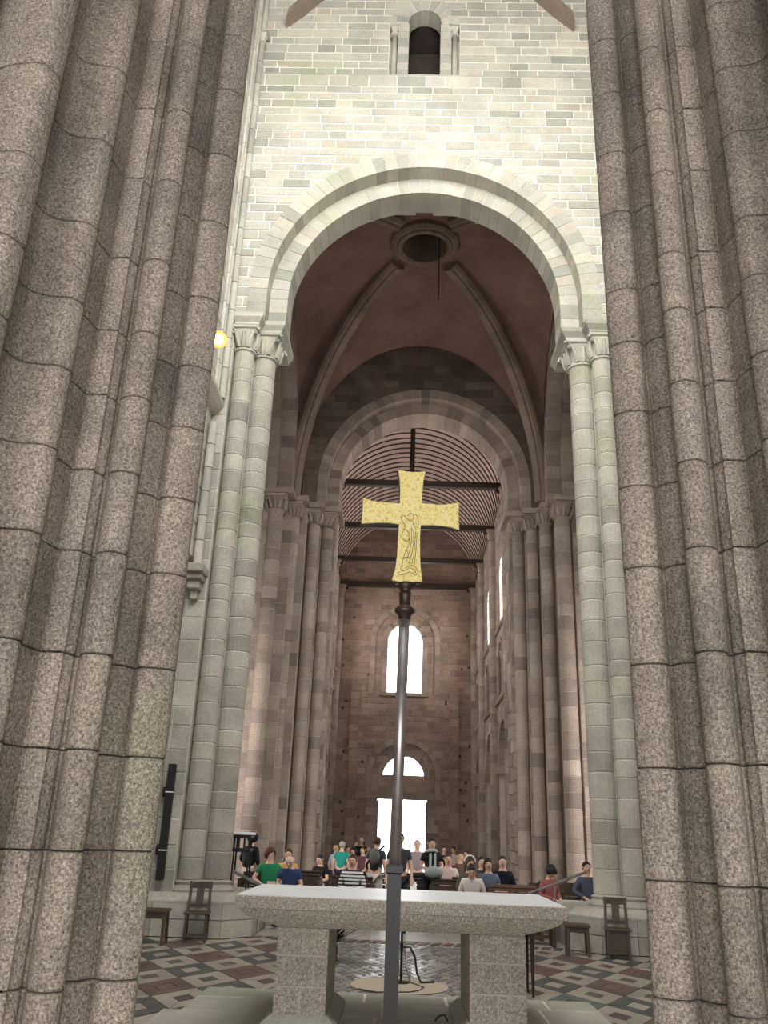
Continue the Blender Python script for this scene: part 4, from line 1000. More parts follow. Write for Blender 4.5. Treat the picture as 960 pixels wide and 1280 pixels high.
# ================================================================ FURNITURE
def chair(name, label, x, y, rz, h=0.84, w_=0.36, seat=0.42, solid=False):
    e = empty(name, (0, 0, 0), label, 'chair')
    W_ = M['wood_dark']; hw = w_ / 2; d = 0.36
    MB().bbox(-hw - 0.02, hw + 0.02, -d / 2 - 0.03, d / 2, seat - 0.03, seat, 0.006).build('seat', W_, e)
    for sx in (-1, 1):
        MB().bar((sx * (hw - 0.02), -d / 2, 0), (sx * (hw - 0.03), -d / 2, seat - 0.03), 0.042, 0.042, (0, 1, 0)).build('leg', W_, e)
        MB().bar((sx * (hw - 0.02), d / 2 + 0.02, 0), (sx * (hw - 0.02), d / 2 - 0.02, seat), 0.042, 0.042, (0, 1, 0)).build('leg', W_, e)
        MB().bar((sx * (hw - 0.02), d / 2 - 0.02, seat - 0.01), (sx * (hw - 0.03), d / 2 + 0.06, h), 0.045, 0.036, (0, 1, 0)).build('back_post', W_, e)
        MB().bar((sx * (hw - 0.02), -d / 2, 0.10), (sx * (hw - 0.02), d / 2, 0.10), 0.025, 0.03).build('side_stretcher', W_, e)
    MB().bar((-hw + 0.0, d / 2 + 0.055, h - 0.05), (hw - 0.0, d / 2 + 0.055, h - 0.05), 0.032, 0.10).build('top_rail', W_, e)
    MB().bar((-hw + 0.02, d / 2 - 0.005, seat + 0.07), (hw - 0.02, d / 2 - 0.005, seat + 0.07), 0.03, 0.05).build('lower_rail', W_, e)
    MB().bar((0, d / 2 - 0.0, seat + 0.08), (0, d / 2 + 0.05, h - 0.09), 0.12, 0.018, (0, 1, 0)).build('splat', W_, e)
    MB().bar((-hw + 0.02, -d / 2, 0.10), (hw - 0.02, -d / 2, 0.10), 0.025, 0.03).build('front_stretcher', W_, e)
    if solid: MB().box(-hw + 0.03, hw - 0.03, -d / 2 + 0.01, -d / 2 + 0.025, 0.12, seat - 0.03).build('front_panel', W_, e)
    e.location = (x, y, 0.002); e.rotation_euler = (0, 0, rz)
    return e
def stool(name, label, x, y, rz, w_, d, h, cat='stool', top=0.04):
    e = empty(name, (0, 0, 0), label, cat); W_ = M['wood_dark']
    MB().bbox(-w_ / 2, w_ / 2, -d / 2, d / 2, h - top, h, 0.006).build('seat', W_, e)
    MB().box(-w_ / 2 + 0.03, w_ / 2 - 0.03, -d / 2 + 0.03, d / 2 - 0.03, h - top - 0.07, h - top).build('apron', W_, e)
    for sx in (-1, 1):
        for sy in (-1, 1):
            MB().bar((sx * (w_ / 2 - 0.03), sy * (d / 2 - 0.03), 0), (sx * (w_ / 2 - 0.045), sy * (d / 2 - 0.045), h - top), 0.045, 0.045, (0, 1, 0)).build('leg', W_, e)
    e.location = (x, y, 0.002); e.rotation_euler = (0, 0, rz)
    return e
p = onfloor(257, 1170); chair('wooden_chair', 'dark wooden chair with splat back below the loudspeaker column', p.x - 0.02, 14.72, math.radians(8))
p = onfloor(770, 1196); chair('wooden_chair', 'dark wooden chair with splat back before the plinth, beside a stool', p.x, 14.72, math.radians(-10), solid=True)
p = onfloor(815, 1195); chair('wooden_chair', 'dark wooden chair mostly hidden by the granite pier', p.x + 0.12, 14.7, math.radians(12))
p = onfloor(727, 1188); stool('wooden_stool', 'dark wooden stool between altar and plinth', 2.66, 14.9, math.radians(-5), 0.38, 0.36, 0.44)
p = onfloor(190, 1180); stool('wooden_bench', 'dark low wooden seat half hidden behind the lamp pier', p.x - 0.05, p.y + 0.0, math.radians(4), 0.5, 0.4, 0.48, 'bench')
p = onfloor(668, 1247)
e = empty('side_table', (0, 0, 0), 'small dark table with thin tapered legs behind the altar', 'table')
MB().bbox(-0.2, 0.2, -0.2, 0.2, 0.76, 0.79, 0.005).build('table_top', M['wood_dark'], e)
for sx in (-1, 1):
    for sy in (-1, 1): MB().tube([(sx * 0.16, sy * 0.16, 0), (sx * 0.16, sy * 0.16, 0.76)], [0.016, 0.028], 8).build('leg', M['wood_dark'], e)
e.location = (p.x - 0.18, p.y + 0.16, 0.002); e.rotation_euler = (0, 0, 0.06)
# low bench with slatted front behind the stool
p = at(705, 1120, 17.0)
e = empty('kneeling_bench', (0, 0, 0), 'brown slatted bench before the seated man in grey-blue', 'bench')
MB().bbox(-0.5, 0.45, -0.2, 0.2, 0.46, 0.5, 0.006).build('seat', M['wood_dark'], e)
for x in (-0.45, 0.4): MB().box(x - 0.03, x + 0.03, -0.18, 0.18, 0, 0.46).build('leg', M['wood_dark'], e)
for z in (0.12, 0.24, 0.36): MB().box(-0.45, 0.4, 0.14, 0.17, z - 0.03, z + 0.03).build('slat', M['wood_pew'], e)
e.location = (2.05, 15.95, 0.002)

# microphone stand on the beige disc
p = onfloor(499, 1233)
tag(MB().lathe([(0.575, 0.002), (0.58, 0.008), (0.575, 0.012)], (p.x, p.y, 0), 40).build('floor_disc', M['beige']), 'flat round beige disc on the floor behind the altar', 'disc')
q = onfloor(501, 1230)
e = empty('microphone_stand', (q.x, q.y, 0.012), 'thin black microphone stand on the beige disc', 'microphone stand')
MB().lathe([(0.10, 0.014), (0.10, 0.03), (0.02, 0.035)], (q.x, q.y, 0), 18).build('base', M['black'], e)
MB().tube([(q.x, q.y, 0.03), (q.x, q.y, 0.95)], 0.014, 8).build('pole', M['black'], e)
MB().tube([(q.x, q.y, 0.36), (q.x, q.y, 0.44)], 0.022, 8).build('clutch', M['black'], e)
MB().tube([(q.x, q.y, 0.95), (q.x, q.y - 0.05, 1.02)], [0.02, 0.024], 8).build('microphone', M['black'], e)
cb = [(q.x + 0.024, q.y, 0.40), (q.x + 0.10, q.y, 0.40), (q.x + 0.16, q.y + 0.02, 0.30), (q.x + 0.19, q.y + 0.02, 0.12), (q.x + 0.24, q.y + 0.02, 0.022), (q.x + 0.4, q.y + 0.1, 0.02)]
tag(MB().tube(cb, 0.014, 6).build('cable', M['black']), 'thick black cable dropping from the microphone stand', 'cable')
cb = [onfloor(x, y, 0.018) for x, y in ((505, 1212), (508, 1222), (513, 1228), (522, 1231), (530, 1234), (524, 1238), (512, 1240), (497, 1240), (470, 1240), (448, 1236))]
cb[0].z = 0.3; cb[1].z = 0.1
tag(MB().tube(cb, 0.006, 5).build('cable', M['black']), 'thin black cable looped across the beige disc', 'cable')
p = onfloor(553, 1278, ZP)
tag(MB().tube([p + Vector((-0.07, 0, 0.008)), p + Vector((-0.03, 0, 0.05)), p + Vector((0.02, 0, 0.06)), p + Vector((0.05, 0, 0.008))], 0.008, 6).build('cable_loop', M['black']), 'short loop of black cable on the platform between the pedestals', 'cable')

# dark bushy arrangement seen below the table slab
p = onfloor(418, 1203)
e = empty('dried_plant', (p.x, p.y, 0), 'dark brown bushy arrangement behind the altar, beside its pedestal', 'plant')
MB().lathe([(0.10, 0), (0.15, 0.03), (0.16, 0.2), (0.13, 0.24)], (p.x - 0.12, p.y, 0.002), 14).build('pot', M['wood_dark'], e)
pb = MB(); pr_ = random.Random(4)
for k in range(420):
    a = pr_.uniform(0, 2 * PI); el = pr_.uniform(0.2, 1.45); l = pr_.uniform(0.25, 0.62)
    d = Vector((math.cos(a) * math.cos(el), math.sin(a) * math.cos(el), math.sin(el)))
    o_ = Vector((p.x - 0.12, p.y, 0.22)); sd = d.cross(Vector((0, 0, 1))).normalized() * 0.014
    pb.add([o_ + d * 0.05, o_ + d * l * 0.6 + sd, o_ + d * l, o_ + d * l * 0.6 - sd], [(0, 1, 2, 3)])
o = pb.build('foliage', M['plant'], e); o['kind'] = 'stuff'

# loudspeaker column
pa = at(217, 955, 15.36); pb2 = at(199, 1100, 15.36)
e = empty('loudspeaker_column', (pb2.x, 15.36, pb2.z), 'tall slim black loudspeaker mounted upright on the stone jamb', 'loudspeaker')
xm = (pa.x + pb2.x) / 2
MB().bbox(xm - 0.06, xm + 0.06, 15.29, 15.40, pb2.z, pa.z, 0.01).build('cabinet', M['blackp'], e)
for q in (0.25, 0.75):
    z = pb2.z + (pa.z - pb2.z) * q
    MB().box(xm - 0.062, xm + 0.062, 15.285, 15.40, z - 0.008, z + 0.008).build('seam', M['white'], e)
    MB().bbox(xm - 0.13, xm + 0.0, 15.36, 15.49, z - 0.08, z + 0.08, 0.01).build('wall_bracket', M['blackp'], e)

# black stand with white top near the far-left shafts
p = at(299, 1110, 16.9)
e = empty('lectern_stand', (0, 0, 0), 'tall black openwork metal stand with white top', 'stand')
h = at(299, 1040, 16.9).z
for sx in (-1, 1):
    for sy in (-1, 1): MB().bar((sx * 0.15, sy * 0.13, 0), (sx * 0.13, sy * 0.13, h - 0.04), 0.03, 0.03, (0, 1, 0)).build('post', M['black'], e)
MB().bbox(-0.2, 0.2, -0.18, 0.18, h - 0.05, h, 0.01).build('top', M['white'], e)
MB().bbox(-0.17, 0.17, -0.16, 0.16, h - 0.11, h - 0.05, 0.01).build('upper_band', M['black'], e)
MB().bbox(-0.17, 0.17, -0.16, 0.16, h - 0.34, h - 0.28, 0.01).build('lower_band', M['black'], e)
for x in (-0.14, -0.05, 0.05, 0.14): MB().bar((x, -0.145, h - 0.3), (x, -0.145, h - 0.1), 0.035, 0.02, (0, 1, 0)).build('bar', M['black'], e)
for z in (0.12, 0.22, 0.32, 0.42): MB().box(-0.15, 0.15, -0.14, 0.14, z - 0.012, z + 0.012).build('shelf', M['wood_dark'], e)
e.location = (p.x, 16.9, 0.002)
# handrails
def rail(label, a, b, posts):
    e = empty('barrier_rail', (a.x, a.y, 0), label, 'rail')
    MB().tube([a, b], 0.025, 8).build('bar', M['steel'], e)
    for q in posts:
        c = a.lerp(b, q); MB().tube([(c.x, c.y, 0), c], 0.018, 8).build('post', M['steel'], e)
rail('grey sloping rail beside the black openwork stand', at(291, 1089, 16.4), at(327, 1107, 16.1), (0.05, 0.95))
rail('grey sloping rail in front of the seated man in grey-blue', at(660, 1117, 16.2), at(733, 1090, 16.6), (0.03, 0.45))

# pews
def pew(label, x, y, w_, rz=0.0, mat='wood_pew', h=0.86, name='pew', floor=0.002):
    e = empty(name, (0, 0, 0), label, 'pew'); W_ = M[mat]
    MB().bbox(-w_ / 2, w_ / 2, -0.22, 0.2, 0.41, 0.45, 0.006).build('seat', W_, e)
    for sx in (-1, 1): MB().bbox(sx * (w_ / 2) - 0.025, sx * (w_ / 2) + 0.025, -0.24, 0.3, 0, h - 0.1, 0.006).build('end_panel', W_, e)
    for k in range(3): MB().bbox(-w_ / 2, w_ / 2, 0.2 + 0.02 * k, 0.225 + 0.02 * k, 0.5 + 0.125 * k, 0.615 + 0.125 * k, 0.004).build('back_board', W_, e)
    MB().bbox(-w_ / 2, w_ / 2, 0.22, 0.3, h - 0.03, h, 0.008).build('cap_rail', W_, e)
    MB().box(-w_ / 2, w_ / 2, 0.1, 0.13, 0.08, 0.2).build('stretcher', W_, e)
    e.location = (x, y, floor); e.rotation_euler = (0, 0, rz)
    return e

# ================================================================ PEOPLE
SKIN = [plain('skin_%d' % i, c, 0.6, var=0.05, scale=20, spec=0.3) for i, c in enumerate(((0.62, 0.40, 0.30), (0.50, 0.30, 0.21), (0.68, 0.47, 0.38)))]
HAIR = {k: plain('hair_' + k, c, 0.7, var=0.3, scale=40) for k, c in {'black': (0.012, 0.010, 0.010), 'brown': (0.055, 0.028, 0.016), 'grey': (0.35, 0.33, 0.31), 'blond': (0.40, 0.29, 0.16), 'auburn': (0.075, 0.025, 0.015)}.items()}
EYE = plain('eye_dark', (0.02, 0.015, 0.012), 0.3)
LIP = plain('lip', (0.42, 0.16, 0.13), 0.5)

def skin_obj(name, verts, edges, rad, mat, parent, root=0, sub=1):
    me = bpy.data.meshes.new(name); me.from_pydata(verts, edges, []); me.materials.append(mat)
    o = link(me, name, parent)
    md = o.modifiers.new('skin', 'SKIN'); md.use_smooth_shade = True
    ly = me.skin_vertices[0].data if me.skin_vertices else None
    if ly is None:
        bpy.context.view_layer.objects.active = o
        me.attributes  # layer is made by the modifier
        ly = me.skin_vertices[0].data
    for i, r in enumerate(rad):
        ly[i].radius = r if isinstance(r, tuple) else (r, r); ly[i].use_root = (i == root)
    sb = o.modifiers.new('smooth', 'SUBSURF'); sb.levels = sub; sb.render_levels = sub
    return o

def person(label, x, y, floor, h=1.68, rz=0.0, pose='stand', arms='down', shirt=(0.1, 0.1, 0.1), pants=(0.05, 0.05, 0.07), skin=0, hair='brown', style='short', sleeve='short', lean=0.0, head_pitch=0.0, head_turn=0.0, shorts=False, shirt_mat=None, skirt=None, group=None, cut_skin=True):
    """rz = 0 faces the altar (towards -Y)"""
    R_ = empty('person', (0, 0, 0), label, 'person', group)
    k = h / 1.68
    sit = pose == 'sit'
    dz = -0.43 if sit else 0.0
    pel = Vector((0, 0.03 if sit else 0, 0.93 + dz))
    def up(p):  # lean the upper body about the pelvis
        p = Vector(p); p.z += dz
        q = p - pel; c, s_ = math.cos(lean), math.sin(lean)
        return pel + Vector((q.x, q.y * c - q.z * s_, q.y * s_ + q.z * c))
    S = SKIN[skin]; V = []; E_ = []; Rr = []
    def add(p, r, par=None):
        V.append(tuple(Vector(p) * k)); Rr.append((r[0] * k, r[1] * k) if isinstance(r, tuple) else (r * k, r * k))
        if par is not None: E_.append((par, len(V) - 1))
        return len(V) - 1
    i_pel = add(pel, (0.135, 0.105)); i_bel = add(up((0, 0, 1.08)), (0.125, 0.095), i_pel); i_che = add(up((0, 0.0, 1.30)), (0.15, 0.105), i_bel)
    i_nb = add(up((0, 0.005, 1.425)), (0.075, 0.065), i_che)
    nk = up((0, -0.0, 1.48)); i_nk = add(nk, 0.052, i_nb)
    def hd(p):  # head turns on the neck
        p = Vector(p) - Vector((0, 0, 1.48)); c, s_ = math.cos(head_pitch + lean * 0.6), math.sin(head_pitch + lean * 0.6)
        q = Vector((p.x, p.y * c - p.z * s_, p.y * s_ + p.z * c)); c, s_ = math.cos(head_turn), math.sin(head_turn)
        return nk + Vector((q.x * c - q.y * s_, q.x * s_ + q.y * c, q.z))
    i_jaw = add(hd((0, -0.025, 1.535)), (0.076, 0.082), i_nk); i_hd = add(hd((0, -0.015, 1.60)), (0.092, 0.108), i_jaw); i_tp = add(hd((0, -0.005, 1.66)), (0.068, 0.082), i_hd)
    arm_pts = {}
    for s_ in (-1, 1):
        sh = up((s_ * 0.16, 0, 1.365))
        if arms == 'down': el = up((s_ * 0.225, 0.03, 1.12)); wr = el + Vector((s_ * 0.0, -0.10, -0.22))
        elif arms == 'lap': el = up((s_ * 0.235, 0.0, 1.13)); wr = Vector((s_ * 0.07, -0.24, pel.z + 0.14))
        elif arms == 'hold': el = up((s_ * 0.24, 0.0, 1.13)); wr = up((s_ * 0.06, -0.26, 1.08))
        elif arms == 'raise': el = up((s_ * 0.27, 0.0, 1.16)); wr = up((s_ * 0.16, -0.2, 1.30))
        elif arms == 'wide': el = up((s_ * 0.29, 0.0, 1.16)); wr = Vector((s_ * 0.13, -0.22, pel.z + 0.12))
        i_sh = add(sh + Vector((-s_ * 0.012, 0, -0.01)), 0.05, i_che); i_el = add(el, 0.043, i_sh); i_wr = add(wr, 0.028, i_el)
        hdv = (wr - el).normalized(); pm = wr + hdv * 0.065; i_pm = add(pm, (0.036, 0.02), i_wr)
        side = hdv.cross(Vector((0, 0, 1)))
        side = Vector((1, 0, 0)) if side.length < 0.2 else side.normalized()
        for j, (o, l) in enumerate(((-0.03, 0.07), (-0.01, 0.082), (0.011, 0.078), (0.03, 0.06))):
            b0 = pm + side * o + hdv * 0.025
            i1 = add(b0 + hdv * l * 0.5, 0.0095, i_pm); add(b0 + hdv * l + Vector((0, -0.01, -0.012)), 0.008, i1)
        th = add(wr + hdv * 0.04 - side * s_ * 0.045, 0.011, i_wr); add(wr + hdv * 0.075 - side * s_ * 0.055, 0.009, th)
        arm_pts[s_] = (sh, el, wr, pm)
    legs = {}
    for s_ in (-1, 1):
        hp = pel + Vector((s_ * 0.09, 0, -0.05))
        if sit: kn = Vector((s_ * 0.13, -0.40, 0.50)); an = Vector((s_ * 0.13, -0.36, 0.09)); 
        else: kn = Vector((s_ * 0.10, -0.015, 0.50)); an = Vector((s_ * 0.105, 0.02, 0.085))
        to = an + Vector((s_ * 0.015, -0.15, -0.045)); he = an + Vector((0, 0.045, -0.04))
        i_hp = add(hp, 0.085, i_pel); i_kn = add(kn, 0.056, i_hp); i_an = add(an, 0.036, i_kn); add(to, (0.036, 0.028), i_an); 
        legs[s_] = (hp, kn, an, to)
    skin_obj('body', V, E_, Rr, S, R_)
    # shirt
    V2 = []; E2 = []; R2 = []
    def add2(p, r, par=None):
        V2.append(tuple(Vector(p) * k)); R2.append((r[0] * k, r[1] * k) if isinstance(r, tuple) else (r * k, r * k))
        if par is not None: E2.append((par, len(V2) - 1))
        return len(V2) - 1
    a0 = add2(pel + Vector((0, 0, 0.0)), (0.155, 0.125)); a1 = add2(up((0, 0, 1.08)), (0.145, 0.115), a0); a2 = add2(up((0, 0, 1.30)), (0.17, 0.125), a1); add2(up((0, 0.005, 1.415)), (0.088, 0.078), a2)
    for s_ in (-1, 1):
        sh, el, wr, pm = arm_pts[s_]; b1 = add2(sh, 0.066, a2)
        if sleeve == 'short': add2(sh.lerp(el, 0.62), 0.058, b1)
        elif sleeve == 'long': b2 = add2(el, 0.058, b1); add2(el.lerp(wr, 0.92), 0.042, b2)
    skin_obj('shirt', V2, E2, R2, shirt_mat or cloth(shirt), R_)
    # trousers / skirt
    V2 = []; E2 = []; R2 = []
    a0 = add2(pel + Vector((0, 0, 0.03)), (0.145, 0.118))
    for s_ in (-1, 1):
        hp, kn, an, to = legs[s_]; b1 = add2(hp, 0.1, a0)
        if shorts: add2(hp.lerp(kn, 0.85), 0.085, b1)
        else: b2 = add2(kn, 0.072, b1); add2(kn.lerp(an, 0.92), 0.056, b2)
    skin_obj('trousers', V2, E2, R2, cloth(pants), R_)
    if skirt:
        if sit:
            pr = [[(x_ * k, y_ * k, z_ * k) for x_, y_, z_ in ((-w_, yy, zb), (w_, yy, zb), (w_ * 0.9, yy, zt), (-w_ * 0.9, yy, zt))] for w_, yy, zb, zt in ((0.17, 0.12, 0.40, 0.62), (0.22, -0.1, 0.40, 0.60), (0.27, -0.42, 0.30, 0.59), (0.26, -0.5, 0.2, 0.5))]
            MB().rings(pr).build('skirt', cloth(skirt), R_, True)
        else:
            MB().lathe([(0.14 * k, 0.98 * k), (0.2 * k, 0.8 * k), (0.27 * k, 0.42 * k)], (0, 0, 0), 16).build('skirt', cloth(skirt), R_, True)
    for s_ in (-1, 1):
        hp, kn, an, to = legs[s_]; m_ = an.lerp(to, 0.5) * k
        MB().ball(m_ + Vector((0, 0.01, -0.012)) * k, 0.05 * k, 0.135 * k, 0.048 * k).build('shoe', cloth((0.03, 0.03, 0.035)), R_, True)
    # hair and face
    c = hd((0, 0.0, 1.605)) * k
    def cap(rx, ry, rz_, front_cut, low, name='hair', mat_=None):
        rs = []; seg = 16; rg = 8
        for i in range(rg + 1):
            q = i / rg; ring = []
            for j in range(seg):
                a = 2 * PI * j / seg; fr = max(0, -math.sin(a))          # 1 at the face
                th_lo = -PI / 2 + low + (front_cut * fr)
                th = th_lo + (PI / 2 - 0.06 - th_lo) * q
                v = Vector((rx * math.cos(th) * math.cos(a), ry * math.cos(th) * math.sin(a), rz_ * math.sin(th))) * k
                p_ = head_pitch + lean * 0.6
                v = Vector((v.x, v.y * math.cos(p_) - v.z * math.sin(p_), v.y * math.sin(p_) + v.z * math.cos(p_)))
                v = Vector((v.x * math.cos(head_turn) - v.y * math.sin(head_turn), v.x * math.sin(head_turn) + v.y * math.cos(head_turn), v.z))
                ring.append(tuple(c + v))
            rs.append(ring)
        return MB().rings(rs).build(name, mat_ or HAIR[hair], R_, True)
    if style == 'short': cap(0.088, 0.107, 0.098, 1.25, 0.9)
    elif style == 'curly': cap(0.115, 0.125, 0.115, 1.0, 0.65)
    elif style == 'long':
        cap(0.094, 0.112, 0.104, 1.2, 0.8)
        MB().tube([hd((0, 0.07, 1.62)) * k, hd((0, 0.085, 1.53)) * k, hd((0, 0.085, 1.42)) * k, hd((0, 0.09, 1.32)) * k], [0.085 * k, 0.088 * k, 0.09 * k, 0.05 * k], 10).build('long_hair', HAIR[hair], R_, True)
    elif style == 'hood': cap(0.12, 0.135, 0.125, 0.9, 0.5, 'hood', cloth(shirt))
    elif style == 'thin': cap(0.083, 0.098, 0.088, 1.6, 1.0)
    def fdir(p): return hd(p) * k
    for s_ in (-1, 1):
        MB().ball(fdir((s_ * 0.032, -0.096, 1.60)), 0.011 * k, 0.008 * k, 0.008 * k, 6, 4).build('eye', EYE, R_)
        MB().ball(fdir((s_ * 0.082, 0.0, 1.595)), 0.012 * k, 0.02 * k, 0.03 * k, 6, 4).build('ear', S, R_)
    MB().tube([fdir((0, -0.092, 1.605)), fdir((0, -0.118, 1.57)), fdir((0, -0.09, 1.56))], [0.009 * k, 0.016 * k, 0.012 * k], 6).build('nose', S, R_)
    MB().ball(fdir((0, -0.092, 1.535)), 0.024 * k, 0.008 * k, 0.008 * k, 8, 4).build('mouth', LIP, R_)
    R_.location = (x, y, floor); R_.rotation_euler = (0, 0, rz)
    R_['_k'] = k
    return R_, dict(hands={s_: arm_pts[s_][3] * k for s_ in (-1, 1)}, neck=nk * k, chest=up((0, 0, 1.3)) * k, pel=pel * k, k=k, hd=fdir)

def topz(px, py, Y): return at(px, py, Y)
def stand(label, px, py, Y, floor=0.002, **kw):
    p = at(px, py, Y); h = max(1.35, min(1.85, (p.z - floor) * 1.68 / 1.71))
    return person(label, p.x, Y, floor, h=h, pose='stand', **kw)
def seated(label, px, py, Y, floor=0.002, lean_drop=1.0, **kw):
    p = at(px, py, Y); h = max(1.35, min(1.85, (p.z - floor) * 1.68 / (1.28 * lean_drop)))
    return person(label, p.x, Y, floor, h=h, pose='sit', **kw)
def local_part(R_, mbd, name, mat, smooth=False):
    me = mbd.mesh(name, mat, smooth); return link(me, name, R_)
def held(name, label, cat, R_, loc, mbd, mat, smooth=False):
    """a thing held by a person stays its own top-level object at the hand"""
    o = tag(link(mbd.mesh(name, mat, smooth), name), label, cat)
    c, s_ = math.cos(R_.rotation_euler[2]), math.sin(R_.rotation_euler[2])
    o.location = (R_.location.x + loc.x * c - loc.y * s_, R_.location.y + loc.x * s_ + loc.y * c, R_.location.z + loc.z)
    o.rotation_euler = (0, 0, R_.rotation_euler[2]); return o
def sheet(w_, h_, t_=0.012, tilt=0.6):
    c, s_ = math.cos(tilt), math.sin(tilt); P = lambda x, y, z: (x, y * c - z * s_, y * s_ + z * c)
    return MB().hexa([P(-w_ / 2, -h_ / 2, 0), P(w_ / 2, -h_ / 2, 0), P(w_ / 2, h_ / 2, 0), P(-w_ / 2, h_ / 2, 0), P(-w_ / 2, -h_ / 2, t_), P(w_ / 2, -h_ / 2, t_), P(w_ / 2, h_ / 2, t_), P(-w_ / 2, h_ / 2, t_)])

# front rows in the crossing
R1, i1 = stand('person in black hooded jacket and pale trousers beside the openwork stand', 313, 1040, 18.9, rz=2.6, arms='hold', shirt=(0.012, 0.012, 0.014), pants=(0.50, 0.45, 0.43), hair='black', style='hood', sleeve='long', lean=0.15)
R2_, i2 = seated('curly-haired woman in green top looking up', 339, 1059, 18.1, rz=0.25, arms='wide', shirt=(0.02, 0.19, 0.085), pants=(0.03, 0.03, 0.035), hair='auburn', style='curly', head_pitch=-0.25, head_turn=0.5)
held('guide_book', 'pale closed guide book held by the woman in green', 'book', R2_, Vector((0.02, -0.34, 0.64)), sheet(0.16, 0.22, 0.02, 0.7), cloth((0.45, 0.36, 0.30)))
R3, i3 = seated('bald man in navy shirt bowing his head', 365, 1067, 17.5, rz=-0.1, arms='lap', shirt=(0.03, 0.05, 0.13), pants=(0.10, 0.11, 0.13), hair='grey', style='none', lean=0.18, head_pitch=0.45, lean_drop=0.965, skin=2)
seated('person in mustard top seated behind the bald man', 361, 1060, 19.3, rz=0.1, arms='lap', shirt=(0.55, 0.34, 0.10), hair='brown')
R5, i5 = seated('man in black shirt and white trousers reading papers', 402, 1052, 25.4, floor=NF, rz=-0.5, arms='hold', shirt=(0.012, 0.01, 0.014), pants=(0.7, 0.68, 0.66), hair='black', head_pitch=0.2)
held('paper_sheets', 'white papers held by the man in black shirt', 'paper', R5, i5['hands'][1].lerp(i5['hands'][-1], 0.5) + Vector((0, -0.02, 0.06)), sheet(0.3, 0.21, 0.006, 0.9), M['white'])
stand('person in teal T-shirt and dark shorts seen from behind', 428, 1051, 27.0, floor=NF, rz=2.9, shirt=(0.02, 0.27, 0.21), pants=(0.02, 0.025, 0.04), hair='grey', shorts=True)
stand('person in pale blue shirt beside the teal T-shirt', 420, 1056, 28.0, floor=NF, rz=2.6, shirt=(0.42, 0.52, 0.58), pants=(0.03, 0.03, 0.04), hair='blond', shorts=True)
R9, i9 = seated('smiling boy in black and white striped jumper', 442, 1068, 17.6, rz=-0.1, arms='lap', shirt=(0.5, 0.5, 0.5), shirt_mat=M['stripe'], pants=(0.012, 0.012, 0.015), hair='brown', sleeve='long', lean=0.12, lean_drop=0.98)
R10, i10 = stand('man in dark grey T-shirt with a sling bag and beige trousers', 471, 1045, 18.9, rz=2.7, shirt=(0.045, 0.05, 0.06), pants=(0.50, 0.45, 0.40), hair='brown', lean=0.05)
sl = MB(); sl.tube([Vector((-0.17, -0.03, 1.42)), Vector((-0.02, 0.14, 1.25)), Vector((0.15, 0.13, 1.05)), Vector((0.19, 0.0, 0.98))], 0.022, 6); local_part(R10, sl, 'bag_strap', cloth((0.02, 0.02, 0.02)))
sl = MB(); sl.ball(Vector((-0.05, 0.17, 1.22)), 0.12, 0.06, 0.16); local_part(R10, sl, 'sling_bag', cloth((0.13, 0.13, 0.12)), True)
R11, i11 = stand('man in charcoal shirt standing behind the cross pole', 500, 1040, 17.0, rz=0.1, arms='down', shirt=(0.05, 0.048, 0.05), pants=(0.03, 0.03, 0.035), hair='brown')
held('leaflet', 'white leaflet in the hand of the man behind the pole', 'leaflet', R11, i11['hands'][1] + Vector((0.03, -0.03, -0.06)), sheet(0.12, 0.2, 0.006, 0.9), M['white'])
stand('man in pale grey shirt silhouetted against the bright door', 522, 1040, 25.0, floor=NF, rz=0.0, shirt=(0.26, 0.22, 0.23), pants=(0.08, 0.08, 0.1), hair='grey', arms='down')
R12, i12 = stand('woman in black T-shirt with long grey scarf', 540, 1047, 18.6, rz=0.1, arms='lap', shirt=(0.012, 0.012, 0.015), pants=(0.014, 0.018, 0.03), hair='black', style='short')
k_ = i12['k']; sc_ = cloth((0.42, 0.46, 0.44))
ring_ = [(0.095 * k_ * math.cos(a), -0.015 + 0.085 * k_ * math.sin(a), (1.435 - 0.02 * math.sin(a)) * k_) for a in [2 * PI * j / 14 for j in range(15)]]
local_part(R12, MB().tube(ring_, 0.034 * k_, 8), 'scarf_loop', sc_, True)
for s_ in (-1, 1): local_part(R12, MB().rings([[(s_ * x * k_, y * k_, z * k_) for x, y in ((0.025, -0.145), (0.075, -0.145), (0.075, -0.175), (0.025, -0.175))] for z in (1.40, 1.2, 0.98)]), 'scarf_end', sc_)
held('folded_jacket', 'crumpled grey jacket held by the woman with the scarf', 'jacket', R12, Vector((0, -0.33, 0.98)), MB().ball((0, 0, 0), 0.19, 0.09, 0.11, 12, 8), cloth((0.30, 0.32, 0.31)), True)
seated('woman in white cardigan and red skirt', 560, 1066, 19.7, rz=0.15, arms='lap', shirt=(0.62, 0.5, 0.47), skirt=(0.45, 0.03, 0.04), hair='brown', sleeve='long')
R15, i15 = seated('person in olive jacket with white headband', 586, 1072, 17.9, rz=0.25, arms='lap', shirt=(0.09, 0.085, 0.065), hair='brown', style='long', sleeve='long', lean=0.12, lean_drop=0.97)
local_part(R15, MB().tube([i15['hd']((0.107 * math.cos(a), 0.02, 1.60 + 0.118 * math.sin(a))) for a in [PI * j / 12 for j in range(13)]], 0.016, 6), 'headband', M['white'], True)
R16, i16 = seated('woman in white shirt bending over her lap', 590, 1081, 17.2, rz=-0.1, arms='lap', shirt=(0.62, 0.56, 0.54), pants=(0.02, 0.02, 0.025), hair='black', sleeve='long', lean=0.3, head_pitch=0.4, lean_drop=0.93)
seated('person with short dark hair beside the long-haired woman', 602, 1070, 20.2, rz=0.1, arms='lap', shirt=(0.05, 0.045, 0.045), hair='black')
